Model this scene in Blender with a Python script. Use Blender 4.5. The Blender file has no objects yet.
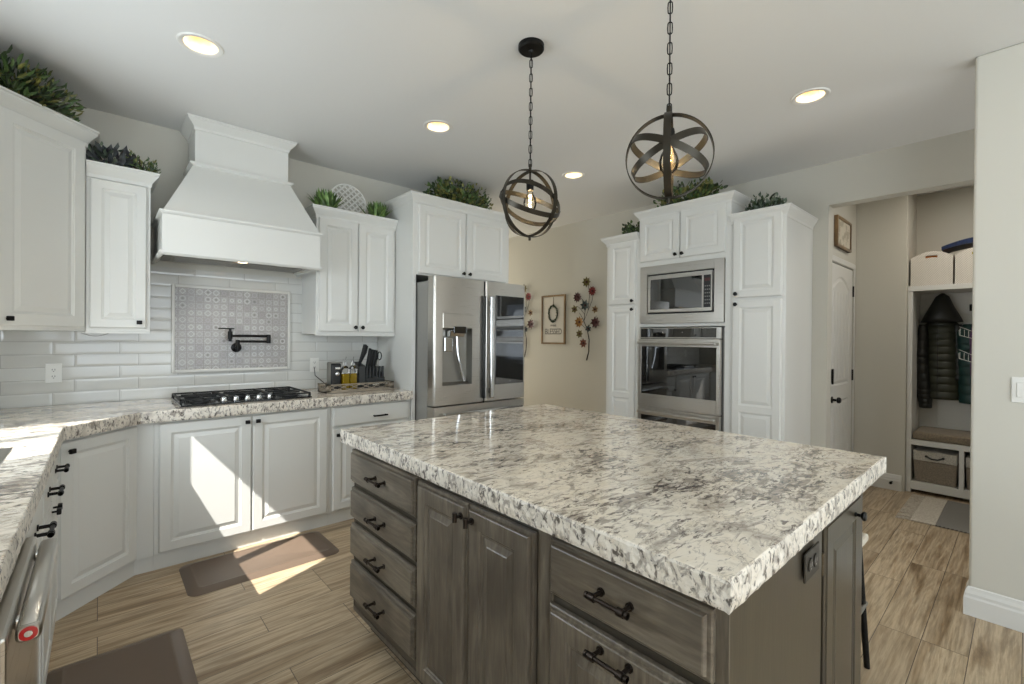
import bpy, bmesh, math, random
from mathutils import Vector, Matrix
S = bpy.context.scene
COL = S.collection
PI = math.pi
# ---------------------------------------------------------------- camera
F_PX, YAW, PITCH, ROLL, CY = 461.1, 41.87, -0.2535, 0.4959, 340.34
cam_d = bpy.data.cameras.new('camera'); cam = bpy.data.objects.new('camera', cam_d); COL.objects.link(cam)
cam_d.sensor_width = 36.0; cam_d.lens = F_PX / 1024 * 36.0
cam_d.shift_y = -(342 - CY) / 1024; cam_d.clip_start = 0.02
ya, pi_, ro = math.radians(YAW), math.radians(PITCH), math.radians(ROLL)
fw = Vector((math.sin(ya) * math.cos(pi_), math.cos(ya) * math.cos(pi_), math.sin(pi_)))
rt = Vector((math.cos(ya), -math.sin(ya), 0)); up = rt.cross(fw)
r2 = rt * math.cos(ro) + up * math.sin(ro); u2 = -rt * math.sin(ro) + up * math.cos(ro)
cam.matrix_world = Matrix(((r2.x, u2.x, -fw.x, 0), (r2.y, u2.y, -fw.y, 0), (r2.z, u2.z, -fw.z, 1.34), (0, 0, 0, 1)))
S.camera = cam
# ---------------------------------------------------------------- world, sun, daylight, exposure
S.view_settings.view_transform = 'Standard'; S.view_settings.look = 'None'
S.view_settings.gamma = 1.0; S.view_settings.use_curve_mapping = False
S.view_settings.exposure = 0.65
W = bpy.data.worlds.new('world'); S.world = W; W.use_nodes = True
wn = W.node_tree; wn.nodes.clear()
wo = wn.nodes.new('ShaderNodeOutputWorld'); wb = wn.nodes.new('ShaderNodeBackground')
wb.inputs[0].default_value = (0.75, 0.87, 1.0, 1); wb.inputs[1].default_value = 1.6
wn.links.new(wb.outputs[0], wo.inputs[0])
sd = bpy.data.lights.new('sun', 'SUN'); sun = bpy.data.objects.new('sun', sd); COL.objects.link(sun)
sd.energy = 9.0; sd.angle = 0.006; sd.color = (1.0, 0.97, 0.92)
SUN_DIR = Vector((0.82, 0.344, -1.0)).normalized()
sun.rotation_euler = SUN_DIR.to_track_quat('-Z', 'Y').to_euler()
sun.location = (-3, 0, 5)

def area(name, loc, direction, sx, sy, power, col=(1, 1, 1), spread=180):
    d = bpy.data.lights.new(name, 'AREA'); o = bpy.data.objects.new(name, d); COL.objects.link(o)
    d.shape = 'RECTANGLE'; d.size = sx; d.size_y = sy; d.energy = power; d.color = col
    d.spread = math.radians(spread)
    o.location = loc; o.rotation_euler = Vector(direction).to_track_quat('-Z', 'Y').to_euler()
    return o
# rear, left, sink: daylight through windows modelled further down; the others have no window
area('daylight_rear', (1.3, -3.93, 1.45), (0, 1, 0.7), 3.3, 2.0, 46, (0.86, 0.94, 1.0))
area('daylight_left', (-0.68, -2.0, 1.5), (1, 0, 0.75), 2.4, 1.5, 44, (0.84, 0.93, 1.0))
area('daylight_sink', (-0.74, 2.02, 1.56), (1, 0, -0.1), 1.6, 0.8, 25, (0.84, 0.93, 1.0))
area('area_corridor', (3.8, -1.36, 1.4), (0, 1, 0), 0.8, 1.8, 8, (0.95, 0.97, 1.0))  # area light in front of the closed corridor end wall
area('hall_fill', (4.9, .1, 2.72), (0, 0, -1), .4, .4, 6, (1.0, 0.93, 0.82))  # added fill to brighten the hall, no fixture modelled
area('nook_fill', (3.6, 6.1, 1.4), (0, -1, 0), 1.0, 1.8, 18, (1.0, 0.93, 0.80))  # added warm fill for the nook, whose end wall is closed

# ---------------------------------------------------------------- helpers
def wm(o):
    m = o.matrix_basis.copy()
    while o.parent:
        o = o.parent; m = o.matrix_basis @ m
    return m

class MB:
    def __init__(s): s.bm = bmesh.new(); s.mi = 0
    def _f(s, vs, mi=None):
        try: f = s.bm.faces.new(vs)
        except ValueError: return None
        f.material_index = s.mi if mi is None else mi
        return f
    def v(s, *c): return s.bm.verts.new(c if len(c) == 3 else c[0])
    def box(s, x0, x1, y0, y1, z0, z1, M=None):
        p = [(x0,y0,z0),(x1,y0,z0),(x1,y1,z0),(x0,y1,z0),(x0,y0,z1),(x1,y0,z1),(x1,y1,z1),(x0,y1,z1)]
        if M: p = [M @ Vector(q) for q in p]
        v = [s.v(q) for q in p]
        for f in ((0,3,2,1),(4,5,6,7),(0,1,5,4),(1,2,6,5),(2,3,7,6),(3,0,4,7)): s._f([v[i] for i in f])
        return s
    def loft(s, rings, cap0=True, cap1=True, close=True):
        R = [[s.v(q) for q in r] for r in rings]; n = len(R[0])
        for a, b in zip(R, R[1:]):
            for i in range(n if close else n - 1): s._f([a[i], a[(i+1) % n], b[(i+1) % n], b[i]])
        if cap0: s._f(R[0][::-1])
        if cap1: s._f(R[-1])
        return s
    def prism(s, poly, z0, z1):
        return s.loft([[(x, y, z0) for x, y in poly], [(x, y, z1) for x, y in poly]])
    def cyl(s, a, b, r, n=16, r2=None, caps=True):
        a, b = Vector(a), Vector(b); d = (b - a).normalized()
        u = d.orthogonal().normalized(); w = d.cross(u); r2 = r if r2 is None else r2
        rr = [[p + (u * math.cos(t) + w * math.sin(t)) * q for t in [2*PI*i/n for i in range(n)]] for p, q in ((a, r), (b, r2))]
        return s.loft(rr, caps, caps)
    def tube(s, pts, r, n=8, rs=None, closed=False):
        P = [Vector(p) for p in pts]; m = len(P); rings = []; prev = None
        for i, p in enumerate(P):
            if closed: d = (P[(i+1) % m] - P[i-1]).normalized()
            else: d = (P[min(i+1, m-1)] - P[max(i-1, 0)]).normalized()
            u = d.orthogonal().normalized() if prev is None else (prev - d * prev.dot(d)).normalized()
            prev = u; w = d.cross(u); q = rs[i] if rs else r
            rings.append([p + (u * math.cos(2*PI*k/n) + w * math.sin(2*PI*k/n)) * q for k in range(n)])
        if closed: rings.append(rings[0]); return s.loft(rings, False, False)
        return s.loft(rings)
    def lathe(s, prof, c=(0, 0, 0), n=24, axis='z', M=None, closed=False):
        rings = []
        for r, h in prof:
            ring = []
            for k in range(n):
                t = 2*PI*k/n; x, y = math.cos(t) * r, math.sin(t) * r
                q = {'z': (x, y, h), 'y': (x, h, y), 'x': (h, x, y)}[axis]
                q = Vector(q) + Vector(c)
                if M: q = M @ q
                ring.append(q)
            rings.append(ring)
        if closed: return s.loft(rings + [rings[0]], False, False)
        return s.loft(rings, prof[0][0] > 1e-6, prof[-1][0] > 1e-6)
    def build(s, name, mats, parent=None, world=False, bevel=0, smooth=False, seg=2, loc=None, weld=True, ang=40):
        bm = s.bm
        if weld: bmesh.ops.remove_doubles(bm, verts=bm.verts, dist=1e-5)
        bmesh.ops.recalc_face_normals(bm, faces=bm.faces)
        if smooth:
            for f in bm.faces: f.smooth = True
            for e in bm.edges:
                if len(e.link_faces) == 2 and e.calc_face_angle(0) > math.radians(ang): e.smooth = False
        me = bpy.data.meshes.new(name); 
        if world and parent is not None: bm.transform(wm(parent).inverted())
        bm.to_mesh(me); bm.free()
        o = bpy.data.objects.new(name, me); COL.objects.link(o)
        for m in (mats if isinstance(mats, (list, tuple)) else [mats]): me.materials.append(m)
        if parent is not None: o.parent = parent
        if loc: o.location = loc
        if bevel:
            b = o.modifiers.new('bevel', 'BEVEL'); b.width = bevel; b.segments = seg; b.limit_method = 'ANGLE'; b.angle_limit = math.radians(40)
        return o

def tag(o, label=None, cat=None, group=None, kind=None):
    if label: o['label'] = label
    if cat: o['category'] = cat
    if group: o['group'] = group
    if kind: o['kind'] = kind
    return o
def thing(name, label, cat, loc=(0, 0, 0), rz=0, group=None):
    o = bpy.data.objects.new(name, None); COL.objects.link(o); o.empty_display_size = 0.1
    o.location = loc; o.rotation_euler = (0, 0, math.radians(rz))
    return tag(o, label, cat, group)
def struct(name, mb, mats, **k):
    return tag(mb.build(name, mats, **k), kind='structure')
def copy_tree(o, parent=None):
    c = o.copy(); COL.objects.link(c)
    if parent is not None: c.parent = parent
    for ch in [x for x in bpy.data.objects if x.parent == o]: copy_tree(ch, c)
    return c

# ---------------------------------------------------------------- materials
def lin(c):
    return tuple(((x / 255) / 12.92 if x / 255 <= 0.04045 else ((x / 255 + 0.055) / 1.055) ** 2.4) for x in c)
def mat(name, rgb, rough=0.5, metal=0.0, **k):
    m = bpy.data.materials.new(name); m.use_nodes = True
    b = m.node_tree.nodes['Principled BSDF']
    b.inputs['Base Color'].default_value = (*lin(rgb), 1); b.inputs['Roughness'].default_value = rough
    b.inputs['Metallic'].default_value = metal
    for kk, v in k.items(): b.inputs[kk.replace('_', ' ')].default_value = v
    return m
class NT:
    def __init__(s, m): s.t = m.node_tree; s.b = s.t.nodes['Principled BSDF']
    def n(s, typ, inp=None, **props):
        nd = s.t.nodes.new('ShaderNode' + typ)
        for k, v in props.items(): setattr(nd, k, v)
        for k, v in (inp or {}).items():
            if isinstance(v, bpy.types.NodeSocket): s.t.links.new(v, nd.inputs[k])
            else: nd.inputs[k].default_value = v
        return nd
    def coord(s, kind='Object'): return s.n('TexCoord').outputs[kind]
    def mapping(s, vec, scale=(1, 1, 1), rot=(0, 0, 0), loc=(0, 0, 0)):
        return s.n('Mapping', {'Vector': vec, 'Scale': scale, 'Rotation': rot, 'Location': loc}).outputs[0]
    def noise(s, vec, scale, detail=4, rough=0.55, dist=0.0):
        return s.n('TexNoise', {'Vector': vec, 'Scale': scale, 'Detail': detail, 'Roughness': rough, 'Distortion': dist}).outputs[0]
    def ramp(s, fac, stops):
        r = s.n('ValToRGB', {'Fac': fac}); e = r.color_ramp.elements
        while len(e) > 1: e.remove(e[-1])
        e[0].position = stops[0][0]; e[0].color = (*lin(stops[0][1]), 1)
        for p, c in stops[1:]:
            q = e.new(p); q.color = (*lin(c), 1)
        return r.outputs[0]
    def math(s, op, a, b=0.0, c=0.0):
        return s.n('Math', {0: a, 1: b, 2: c}, operation=op).outputs[0]
    def mix(s, fac, a, b, blend='MIX'):
        nd = s.t.nodes.new('ShaderNodeMix'); nd.data_type = 'RGBA'; nd.blend_type = blend
        for i, v in ((0, fac), (6, a), (7, b)):
            if isinstance(v, bpy.types.NodeSocket): s.t.links.new(v, nd.inputs[i])
            elif i and len(v) == 3: nd.inputs[i].default_value = (*lin(v), 1)
            else: nd.inputs[i].default_value = v
        return nd.outputs[2]
    def rng(s, v, a, b, c, d):
        return s.n('MapRange', {0: v, 1: a, 2: b, 3: c, 4: d}).outputs[0]
    def col(s, c): s.t.links.new(c, s.b.inputs['Base Color'])
    def rough(s, c): s.t.links.new(c, s.b.inputs['Roughness'])
    def bump(s, h, strength=0.3, dist=0.01):
        nd = s.n('Bump', {'Height': h, 'Strength': strength, 'Distance': dist})
        s.t.links.new(nd.outputs[0], s.b.inputs['Normal'])

WALLC = (199, 196, 185)
M = {}
def paint(name, rgb, bump=0.06, scale=60, rough=0.75):
    m = mat(name, rgb, rough); t = NT(m)
    t.bump(t.noise(t.coord(), scale, 3), bump, 0.004); return m
M['wall'] = paint('wall paint', WALLC); M['ceil'] = paint('ceiling paint', (220, 220, 217), 0.12, 35, 0.85)
M['trim'] = mat('trim white', (214, 213, 208), 0.4)
M['cab'] = mat('cabinet white', (216, 216, 211), 0.38)
M['black'] = mat('black metal', (22, 21, 20), 0.42, 0.6); M['blackplastic'] = mat('black plastic', (20, 22, 23), 0.35)
M['bronze'] = mat('oil rubbed bronze', (62, 55, 50), 0.32, 0.85)
M['knob'] = mat('dark bronze knob', (30, 30, 29), 0.35, 0.7)
M['white'] = mat('white plastic', (225, 224, 218), 0.35)
M['chrome'] = mat('chrome', (215, 216, 216), 0.12, 1.0)
m = mat('brushed steel', (194, 190, 183), 0.3, 1.0); t = NT(m)
t.rough(t.rng(t.noise(t.mapping(t.coord(), (3, 3, 500)), 1.0, 2), 0.3, 0.7, 0.27, 0.32)); M['steel'] = m
M['steel2'] = mat('satin steel', (150, 148, 142), 0.42, 1.0)
M['glass_black'] = mat('black glass', (8, 8, 9), 0.03, 0.0, IOR=2.1)
M['fridge_side'] = mat('grey enamel', (150, 149, 144), 0.42, 0.25)
m = mat('clear glass', (255, 255, 255), 0.02); m.node_tree.nodes['Principled BSDF'].inputs['Transmission Weight'].default_value = 1.0
m.node_tree.nodes['Principled BSDF'].inputs['IOR'].default_value = 1.45; M['glass'] = m
# thin window pane: mostly see-through
m = bpy.data.materials.new('window pane'); m.use_nodes = True; nt = m.node_tree; nt.nodes.clear()
o_ = nt.nodes.new('ShaderNodeOutputMaterial'); mx = nt.nodes.new('ShaderNodeMixShader'); tr = nt.nodes.new('ShaderNodeBsdfTransparent'); gl = nt.nodes.new('ShaderNodeBsdfGlossy')
gl.inputs['Roughness'].default_value = 0.02; mx.inputs[0].default_value = 0.06
nt.links.new(tr.outputs[0], mx.inputs[1]); nt.links.new(gl.outputs[0], mx.inputs[2]); nt.links.new(mx.outputs[0], o_.inputs[0]); M['pane'] = m
def emit(name, rgb, strength):
    m = bpy.data.materials.new(name); m.use_nodes = True; b = m.node_tree.nodes['Principled BSDF']
    b.inputs['Base Color'].default_value = (*lin(rgb), 1); b.inputs['Emission Color'].default_value = (*lin(rgb), 1)
    b.inputs['Emission Strength'].default_value = strength; return m
M['lamp'] = emit('lamp glow', (255, 226, 184), 3.2); M['baffle'] = mat('cream baffle', (222, 200, 162), .6); M['filament'] = emit('filament', (255, 214, 150), 60.0)

def granite(name, edge=False, cool=0.0):
    m = mat(name, (200, 190, 175), 0.09); t = NT(m); c = t.coord()
    w = t.n('VectorMath', {0: c, 1: (0, 0, 0)}, operation='ADD').outputs[0]
    base = t.ramp(t.noise(t.mapping(c, (1, 1.6, 1), (0, 0, math.radians(45))), 6.5, 6, 0.62, 0.9),
                  [(0.30, (158, 147, 137)), (0.40, (206, 196, 180)), (0.49, (238, 229, 214)), (0.69, (224, 212, 192)), (0.8, (168, 158, 146))])
    if not edge:
        mp = t.mapping(c, (1.0, 2.5, 1.5), (0, 0, math.radians(45)))
        f1 = t.noise(mp, 9, 8, 0.66, 1.5); f2 = t.noise(mp, 26, 6, 0.62, 1.0); f3 = t.noise(t.mapping(c, (1, 1.7, 1), (0, 0, math.radians(45))), 2.6, 4, 0.6, 0.6)
        cl = t.math('MULTIPLY', t.math('SUBTRACT', f3, 0.5), 0.42)
        d1 = t.rng(t.math('ADD', f1, cl), 0.525, 0.59, 0, 0.66); d2 = t.rng(t.math('ADD', f2, cl), 0.56, 0.625, 0, 0.85)
        veins = t.rng(t.math('ABSOLUTE', t.math('SUBTRACT', t.noise(mp, 5.0, 7, 0.62, 1.8), 0.5)), 0.0, 0.022, 0.5, 0)
        k = t.mix(d1, base, (128, 118, 110)); k = t.mix(veins, k, (112, 98, 90)); k = t.mix(d2, k, (80, 68, 64))
        t.col(k)
        t.b.inputs['Coat Weight'].default_value = 0.3; t.b.inputs['Coat Roughness'].default_value = 0.03
    else:
        f1 = t.noise(t.mapping(c, (1, 1, 0.55)), 42, 5, 0.6, 1.2); f2 = t.noise(t.mapping(c, (1, 1, .6), (0, 0, 0), (3, 2, 1)), 70, 4, 0.6, 0.6)
        k = t.mix(t.rng(f1, 0.52, 0.6, 0, 0.7), t.mix(0.35, base, (208, 205, 198)), (128, 119, 111))
        k = t.mix(t.rng(f2, 0.55, 0.62, 0, 0.9), k, (70, 62, 56)); t.col(k)
        t.b.inputs['Roughness'].default_value = 0.3
        t.bump(t.noise(c, 60, 5, 0.65), 0.55, 0.006)
    return m
M['granite'] = granite('granite'); M['granite_edge'] = granite('chiselled granite', True)

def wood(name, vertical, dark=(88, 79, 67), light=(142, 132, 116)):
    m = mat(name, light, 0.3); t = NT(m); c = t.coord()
    rnd = t.n('ObjectInfo').outputs['Random']
    c2 = t.n('VectorMath', {0: c, 1: t.n('CombineXYZ', {0: t.math('MULTIPLY', rnd, 7.0), 1: 0.0, 2: t.math('MULTIPLY', rnd, 5.0)}).outputs[0]}, operation='ADD').outputs[0]
    sc = (9, 9, 1.0) if vertical else (1.0, 9, 9)
    g = t.noise(t.mapping(c2, sc), 2.6, 8, 0.6, 1.6); g2 = t.noise(t.mapping(c2, sc), 14, 4, 0.6)
    b = t.noise(c2, 2.6, 3, 0.5, 0.3)
    k = t.mix(t.rng(g, 0.3, 0.7, 0, 1), dark, light); k = t.mix(t.rng(g2, 0.35, 0.7, 0.35, 0), k, (52, 46, 40))
    k = t.mix(t.rng(b, 0.38, 0.6, 0.6, 0), k, (64, 57, 50))
    vo = t.n('TexVoronoi', {'Vector': t.mapping(c2, (1, 1, 1)), 'Scale': 3.1}).outputs['Distance']
    k = t.mix(t.rng(vo, 0.03, 0.085, 0.55, 0), k, (58, 34, 24))
    t.col(k); t.bump(g2, 0.06, 0.003); return m
M['wood_v'] = wood('stained wood upright grain', True); M['wood_h'] = wood('stained wood level grain', False)
M['wood_shaded'] = wood('stained wood shaded end', True, (60, 54, 43), (74, 68, 54))  # island stain darkened: shade of the end face is put into the colour

def floor_mat():
    m = mat('plank tile', (150, 125, 95), 0.33); t = NT(m); c = t.coord()
    br = t.n('TexBrick', {'Vector': c, 'Color1': (0, 0, 0, 1), 'Color2': (1, 1, 1, 1), 'Mortar': (0.5, 0.5, 0.5, 1), 'Scale': 1.0,
              'Mortar Size': 0.0016, 'Mortar Smooth': 0.1, 'Bias': 0.0, 'Brick Width': 0.92, 'Row Height': 0.152}, offset=0.37, offset_frequency=3)
    rnd = br.outputs['Color']; mort = br.outputs['Fac']
    off = t.n('VectorMath', {0: rnd, 1: (13.0, 7.0, 5.0)}, operation='MULTIPLY').outputs[0]
    c2 = t.n('VectorMath', {0: c, 1: off}, operation='ADD').outputs[0]
    g = t.noise(t.mapping(c2, (0.6, 7.0, 1)), 2.4, 8, 0.62, 0.5); g2 = t.noise(t.mapping(c2, (1.6, 30, 1)), 3.0, 4, 0.6, 0.4)
    k = t.ramp(g, [(0.27, (96, 74, 46)), (0.38, (154, 131, 101)), (0.52, (203, 183, 153)), (0.64, (174, 151, 121)), (0.77, (108, 86, 58))])
    k = t.mix(t.rng(g2, 0.42, 0.68, 0, 0.5), k, (98, 80, 58))
    val = t.n('SeparateColor', {0: rnd}).outputs[0]
    k = t.mix(t.rng(val, 0, 1, 0.0, 0.35), k, (120, 102, 80))
    k = t.mix(mort, k, (92, 80, 66)); t.col(k)
    t.rough(t.rng(g, 0.3, 0.7, 0.3, 0.42))
    t.bump(t.math('SUBTRACT', t.math('MULTIPLY', g2, 0.25), mort), 0.25, 0.003); return m
M['floor'] = floor_mat()

def subway():
    m = mat('white subway tile', (196, 196, 190), 0.08); t = NT(m)
    sp = t.n('SeparateXYZ', {0: t.coord()}); v = t.n('CombineXYZ', {0: t.math('ADD', sp.outputs[0], 0.11), 1: sp.outputs[2]}).outputs[0]
    def brick(ms, smooth):
        return t.n('TexBrick', {'Vector': v, 'Color1': (*lin((199, 198, 192)), 1), 'Color2': (*lin((208, 208, 203)), 1), 'Mortar': (*lin((176, 174, 168)), 1), 'Scale': 1.0,
                   'Mortar Size': ms, 'Mortar Smooth': smooth, 'Brick Width': 0.305, 'Row Height': 0.0762}, offset=0.31)
    b = brick(0.0022, 0.1); t.col(b.outputs['Color']); b2 = brick(0.014, 1.0)
    t.bump(t.math('SUBTRACT', 1.0, b2.outputs['Fac']), 0.22, 0.004); return m
M['subway'] = subway()
def mosaic():
    m = mat('patterned mosaic tile', (160, 158, 152), 0.25); t = NT(m)
    sp = t.n('SeparateXYZ', {0: t.coord()}); N = 1 / 0.0492
    u = t.math('MULTIPLY', sp.outputs[0], N); w = t.math('MULTIPLY', sp.outputs[2], N)
    fu, fv = t.math('FLOOR', u), t.math('FLOOR', w)
    du = t.math('ABSOLUTE', t.math('SUBTRACT', t.math('FRACT', u), 0.5)); dv = t.math('ABSOLUTE', t.math('SUBTRACT', t.math('FRACT', w), 0.5))
    rn = t.n('TexWhiteNoise', {'Vector': t.n('CombineXYZ', {0: fu, 1: fv}).outputs[0]}, noise_dimensions='2D'); r = rn.outputs['Value']; rc = t.n('SeparateColor', {0: rn.outputs['Color']})
    dist = t.math('POWER', t.math('ADD', t.math('MULTIPLY', du, du), t.math('MULTIPLY', dv, dv)), 0.5)
    man = t.math('ADD', du, dv)
    wave = t.math('SINE', t.math('MULTIPLY', t.math('ADD', t.math('MULTIPLY', dist, rc.outputs[1]), t.math('MULTIPLY', man, t.math('SUBTRACT', 1.0, rc.outputs[1]))), t.math('ADD', 26.0, t.math('MULTIPLY', rc.outputs[2], 30.0))))
    sel = t.math('GREATER_THAN', rc.outputs[2], 0.5)
    shape = t.math('ADD', t.math('MULTIPLY', dist, sel), t.math('MULTIPLY', man, t.math('MULTIPLY', t.math('SUBTRACT', 1.0, sel), 0.75)))
    band_ = t.math('LESS_THAN', t.math('ABSOLUTE', t.math('SUBTRACT', shape, t.math('ADD', 0.2, t.math('MULTIPLY', rc.outputs[1], 0.14)))), 0.055)
    corner_ = t.math('GREATER_THAN', t.math('MINIMUM', du, dv), t.math('ADD', 0.26, t.math('MULTIPLY', rc.outputs[0], 0.2)))
    pat = t.math('MAXIMUM', t.math('MULTIPLY', t.rng(wave, -0.2, 0.4, 0, 1), 0.35), t.math('MAXIMUM', band_, corner_))
    cell = t.ramp(r, [(0, (140, 136, 133)), (0.5, (156, 152, 148)), (1, (150, 146, 143))])
    k = t.mix(t.math("MULTIPLY", pat, t.rng(r, 0.0, 1.0, 0.12, 0.62)), cell, (208, 206, 202))
    spot = t.math('MULTIPLY', t.math('LESS_THAN', dist, 0.16), t.math('GREATER_THAN', rc.outputs[1], 0.84))
    k = t.mix(t.math('MULTIPLY', spot, 0.6), k, (104, 99, 96))
    gr = t.math('GREATER_THAN', t.math('MAXIMUM', du, dv), 0.468)
    k = t.mix(gr, k, (134, 129, 125)); t.col(k); return m
M['mosaic'] = mosaic()
def cloth(name, rgb, rgb2=None, scale=120, rough=0.9, bump=0.3):
    m = mat(name, rgb, rough); t = NT(m); f = t.noise(t.coord(), scale, 4)
    t.col(t.mix(t.rng(f, 0.35, 0.65, 0, 1), rgb, rgb2 or tuple(int(x * 0.8) for x in rgb))); t.bump(f, bump, 0.003)
    t.b.inputs['Sheen Weight'].default_value = 0.15; return m
def leafmat(name, a, b):
    m = mat(name, a, 0.5); t = NT(m); t.col(t.mix(t.rng(t.noise(t.coord(), 22, 2), 0.35, 0.65, 0, 1), a, b)); return m
M['leaf_dark'] = leafmat('dark green leaf', (38, 52, 34), (62, 78, 46)); M['leaf_mid'] = leafmat('green leaf', (62, 88, 44), (96, 118, 66))
M['leaf_plum'] = leafmat('plum leaf', (46, 44, 50), (78, 84, 84)); M['leaf_bright'] = leafmat('bright green leaf', (74, 112, 52), (128, 156, 86))
M['leaf_olive'] = leafmat('olive leaf', (84, 92, 52), (142, 138, 72)); M['leaf_dusty'] = leafmat('dusty leaf', (74, 90, 74), (118, 130, 112))
M['stem'] = mat('stem brown', (62, 50, 36), 0.8)

# ---------------------------------------------------------------- constants of the room
XL, YB, XR = -0.71, 3.89, 4.28      # left wall, cooktop wall, oven wall
CEIL = 2.743
FY = 3.295                          # face of the base cabinets on the cooktop wall
FX = -0.155                         # face of the base cabinets on the left wall

# ---------------------------------------------------------------- structure
f = MB().box(XL - .12, 6.0, -4.1, 6.3, -0.08, 0); struct('floor', f, M['floor'])
CANS = [(.362, 2.674), (1.674, 2.623), (3.023, 2.602), (3.034, .84)]
cm = MB()
for z in (CEIL, CEIL + .15):
    loops = [[(XL - .12, -4.1), (6.0, -4.1), (6.0, 6.3), (XL - .12, 6.3)]]
    if z == CEIL: loops += [[(x + .074 * math.cos(2*PI*k/32), y + .074 * math.sin(2*PI*k/32)) for k in range(32)] for x, y in CANS]
    ed_ = []
    for lp in loops:
        v_ = [cm.v(x, y, z) for x, y in lp]; ed_ += [cm.bm.edges.new((v_[i], v_[(i+1) % len(v_)])) for i in range(len(v_))]
    bmesh.ops.triangle_fill(cm.bm, use_beauty=True, use_dissolve=False, edges=ed_)
struct('ceiling', cm, M['ceil'])
def wall_x(mb, x0, x1, y0, y1, z0=0, z1=CEIL, holes=()):
    """wall slab running along y (constant x) with rectangular holes (ya, yb, za, zb)"""
    ys = sorted({y0, y1, *[h[0] for h in holes], *[h[1] for h in holes]}); zs = sorted({z0, z1, *[h[2] for h in holes], *[h[3] for h in holes]})
    for a, b in zip(ys, ys[1:]):
        for c, d in zip(zs, zs[1:]):
            if not any(h[0] <= a and b <= h[1] and h[2] <= c and d <= h[3] for h in holes): mb.box(x0, x1, a, b, c, d)
    return mb
def wall_y(mb, y0, y1, x0, x1, z0=0, z1=CEIL, holes=()):
    xs = sorted({x0, x1, *[h[0] for h in holes], *[h[1] for h in holes]}); zs = sorted({z0, z1, *[h[2] for h in holes], *[h[3] for h in holes]})
    for a, b in zip(xs, xs[1:]):
        for c, d in zip(zs, zs[1:]):
            if not any(h[0] <= a and b <= h[1] and h[2] <= c and d <= h[3] for h in holes): mb.box(a, b, y0, y1, c, d)
    return mb
WIN = (2.00, 2.93, 1.06, 2.27)      # sink window: y0, y1, z0, z1
struct('wall_left', wall_x(MB(), XL - .12, XL, -4.0, YB, holes=[WIN, (-3.2, -0.8, 0.75, 2.25)]), M['wall'])
struct('wall_cooktop', wall_y(MB(), YB, YB + .12, XL - .12, 2.96), M['wall'])
struct('wall_nook', wall_x(MB(), 2.84, 2.96, YB + .12, 6.2), M['wall'])
struct('wall_nook_end', wall_y(MB(), 6.2, 6.3, 2.84, XR + .12), M['wall'])
struct('wall_right', wall_x(MB(), XR, XR + .12, -1.5, 6.2, holes=[(-.35, 1.05, 0, 2.41)]), M['wall'])
struct('wall_rear', wall_y(MB(), -4.1, -4.0, XL - .12, 3.4, holes=[(-0.4, 3.0, 0.4, 2.5)]), M['wall'])
struct('wall_stub', MB().box(3.2, 3.32, -4.0, .18, 0, CEIL), M['wall'], bevel=0.012, seg=3)
struct('wall_corridor_end', wall_y(MB(), -1.5, -1.4, 3.32, 6.0), M['wall'])
# hall behind the opening
struct('wall_hall_door', wall_y(MB(), 1.09, 1.2, XR + .12, 6.0, holes=[(4.46, 5.27, 0, 2.01)]), M['wall'])
struct('wall_hall_end', wall_x(MB(), 5.36, 5.44, .715, 1.09), M['wall'], bevel=.004)
struct('wall_hall_locker', wall_x(MB(), 5.86, 5.96, -1.4, 1.09), M['wall'])
struct('wall_hall_niche', MB().box(5.44, 5.86, .715, .76, 0, CEIL), M['wall'])
# baseboards: profiled
def baseboard(name, a, b, out):
    a, b, out = Vector((*a, 0)), Vector((*b, 0)), Vector((*out, 0)).normalized()
    prof = [(0, 0), (.017, 0), (.017, .085), (.013, .095), (.013, .108), (.008, .122), (.005, .135), (0, .14)]
    mb = MB(); mb.loft([[tuple(p + out * o + Vector((0, 0, h))) for o, h in prof] for p in (a, b)])
    return struct(name, mb, M['trim'])

baseboard('baseboard_corridor', (3.32, .18), (3.32, -1.4), (1, 0))
baseboard('baseboard_hall', (5.36, 1.09), (5.36, .735), (-1, 0)); baseboard('baseboard_hall_door', (5.33, 1.09), (5.36, 1.09), (0, -1))
baseboard('baseboard_nook', (XR, 2.78), (XR, 6.2), (-1, 0))
baseboard('baseboard_opening', (XR, 1.05), (XR, 1.13), (-1, 0))
# windows
def window(name, axis, c, a0, a1, z0, z1, mull, t=.12, side=1):
    fr = MB(); w = .045
    def bx(mb, p0, p1, q0, q1, d0, d1):
        if axis == 'x': mb.box(c + d0, c + d1, p0, p1, q0, q1)
        else: mb.box(p0, p1, c + d0, c + d1, q0, q1)
    for p0, p1, q0, q1 in ((a0, a0 + w, z0, z1), (a1 - w, a1, z0, z1), (a0 + w, a1 - w, z0, z0 + w), (a0 + w, a1 - w, z1 - w, z1)): bx(fr, p0, p1, q0, q1, -.09, -.03)
    for mpos in mull: bx(fr, mpos - .03, mpos + .03, z0 + w, z1 - w, -.085, -.035)
    o = struct(name, fr, M['trim'])
    g = MB(); bx(g, a0 + w, a1 - w, z0 + w, z1 - w, -.064, -.058); tag(g.build('window_pane', M['pane'], o), kind='structure')
    return o
window('window_1', 'x', XL, *WIN, [2.50])
window('window_2', 'x', XL, -3.2, -0.8, .75, 2.25, [-2.4, -1.6])
window('window_3', 'y', -4.0, -.4, 3.0, .4, 2.5, [.73, 1.87])
s_ = MB().box(XL - .005, XL + .03, WIN[0] - .04, WIN[1] + .02, WIN[2] - .03, WIN[2] - .002); struct('trim_1', s_, M['trim'], bevel=.004)

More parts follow.
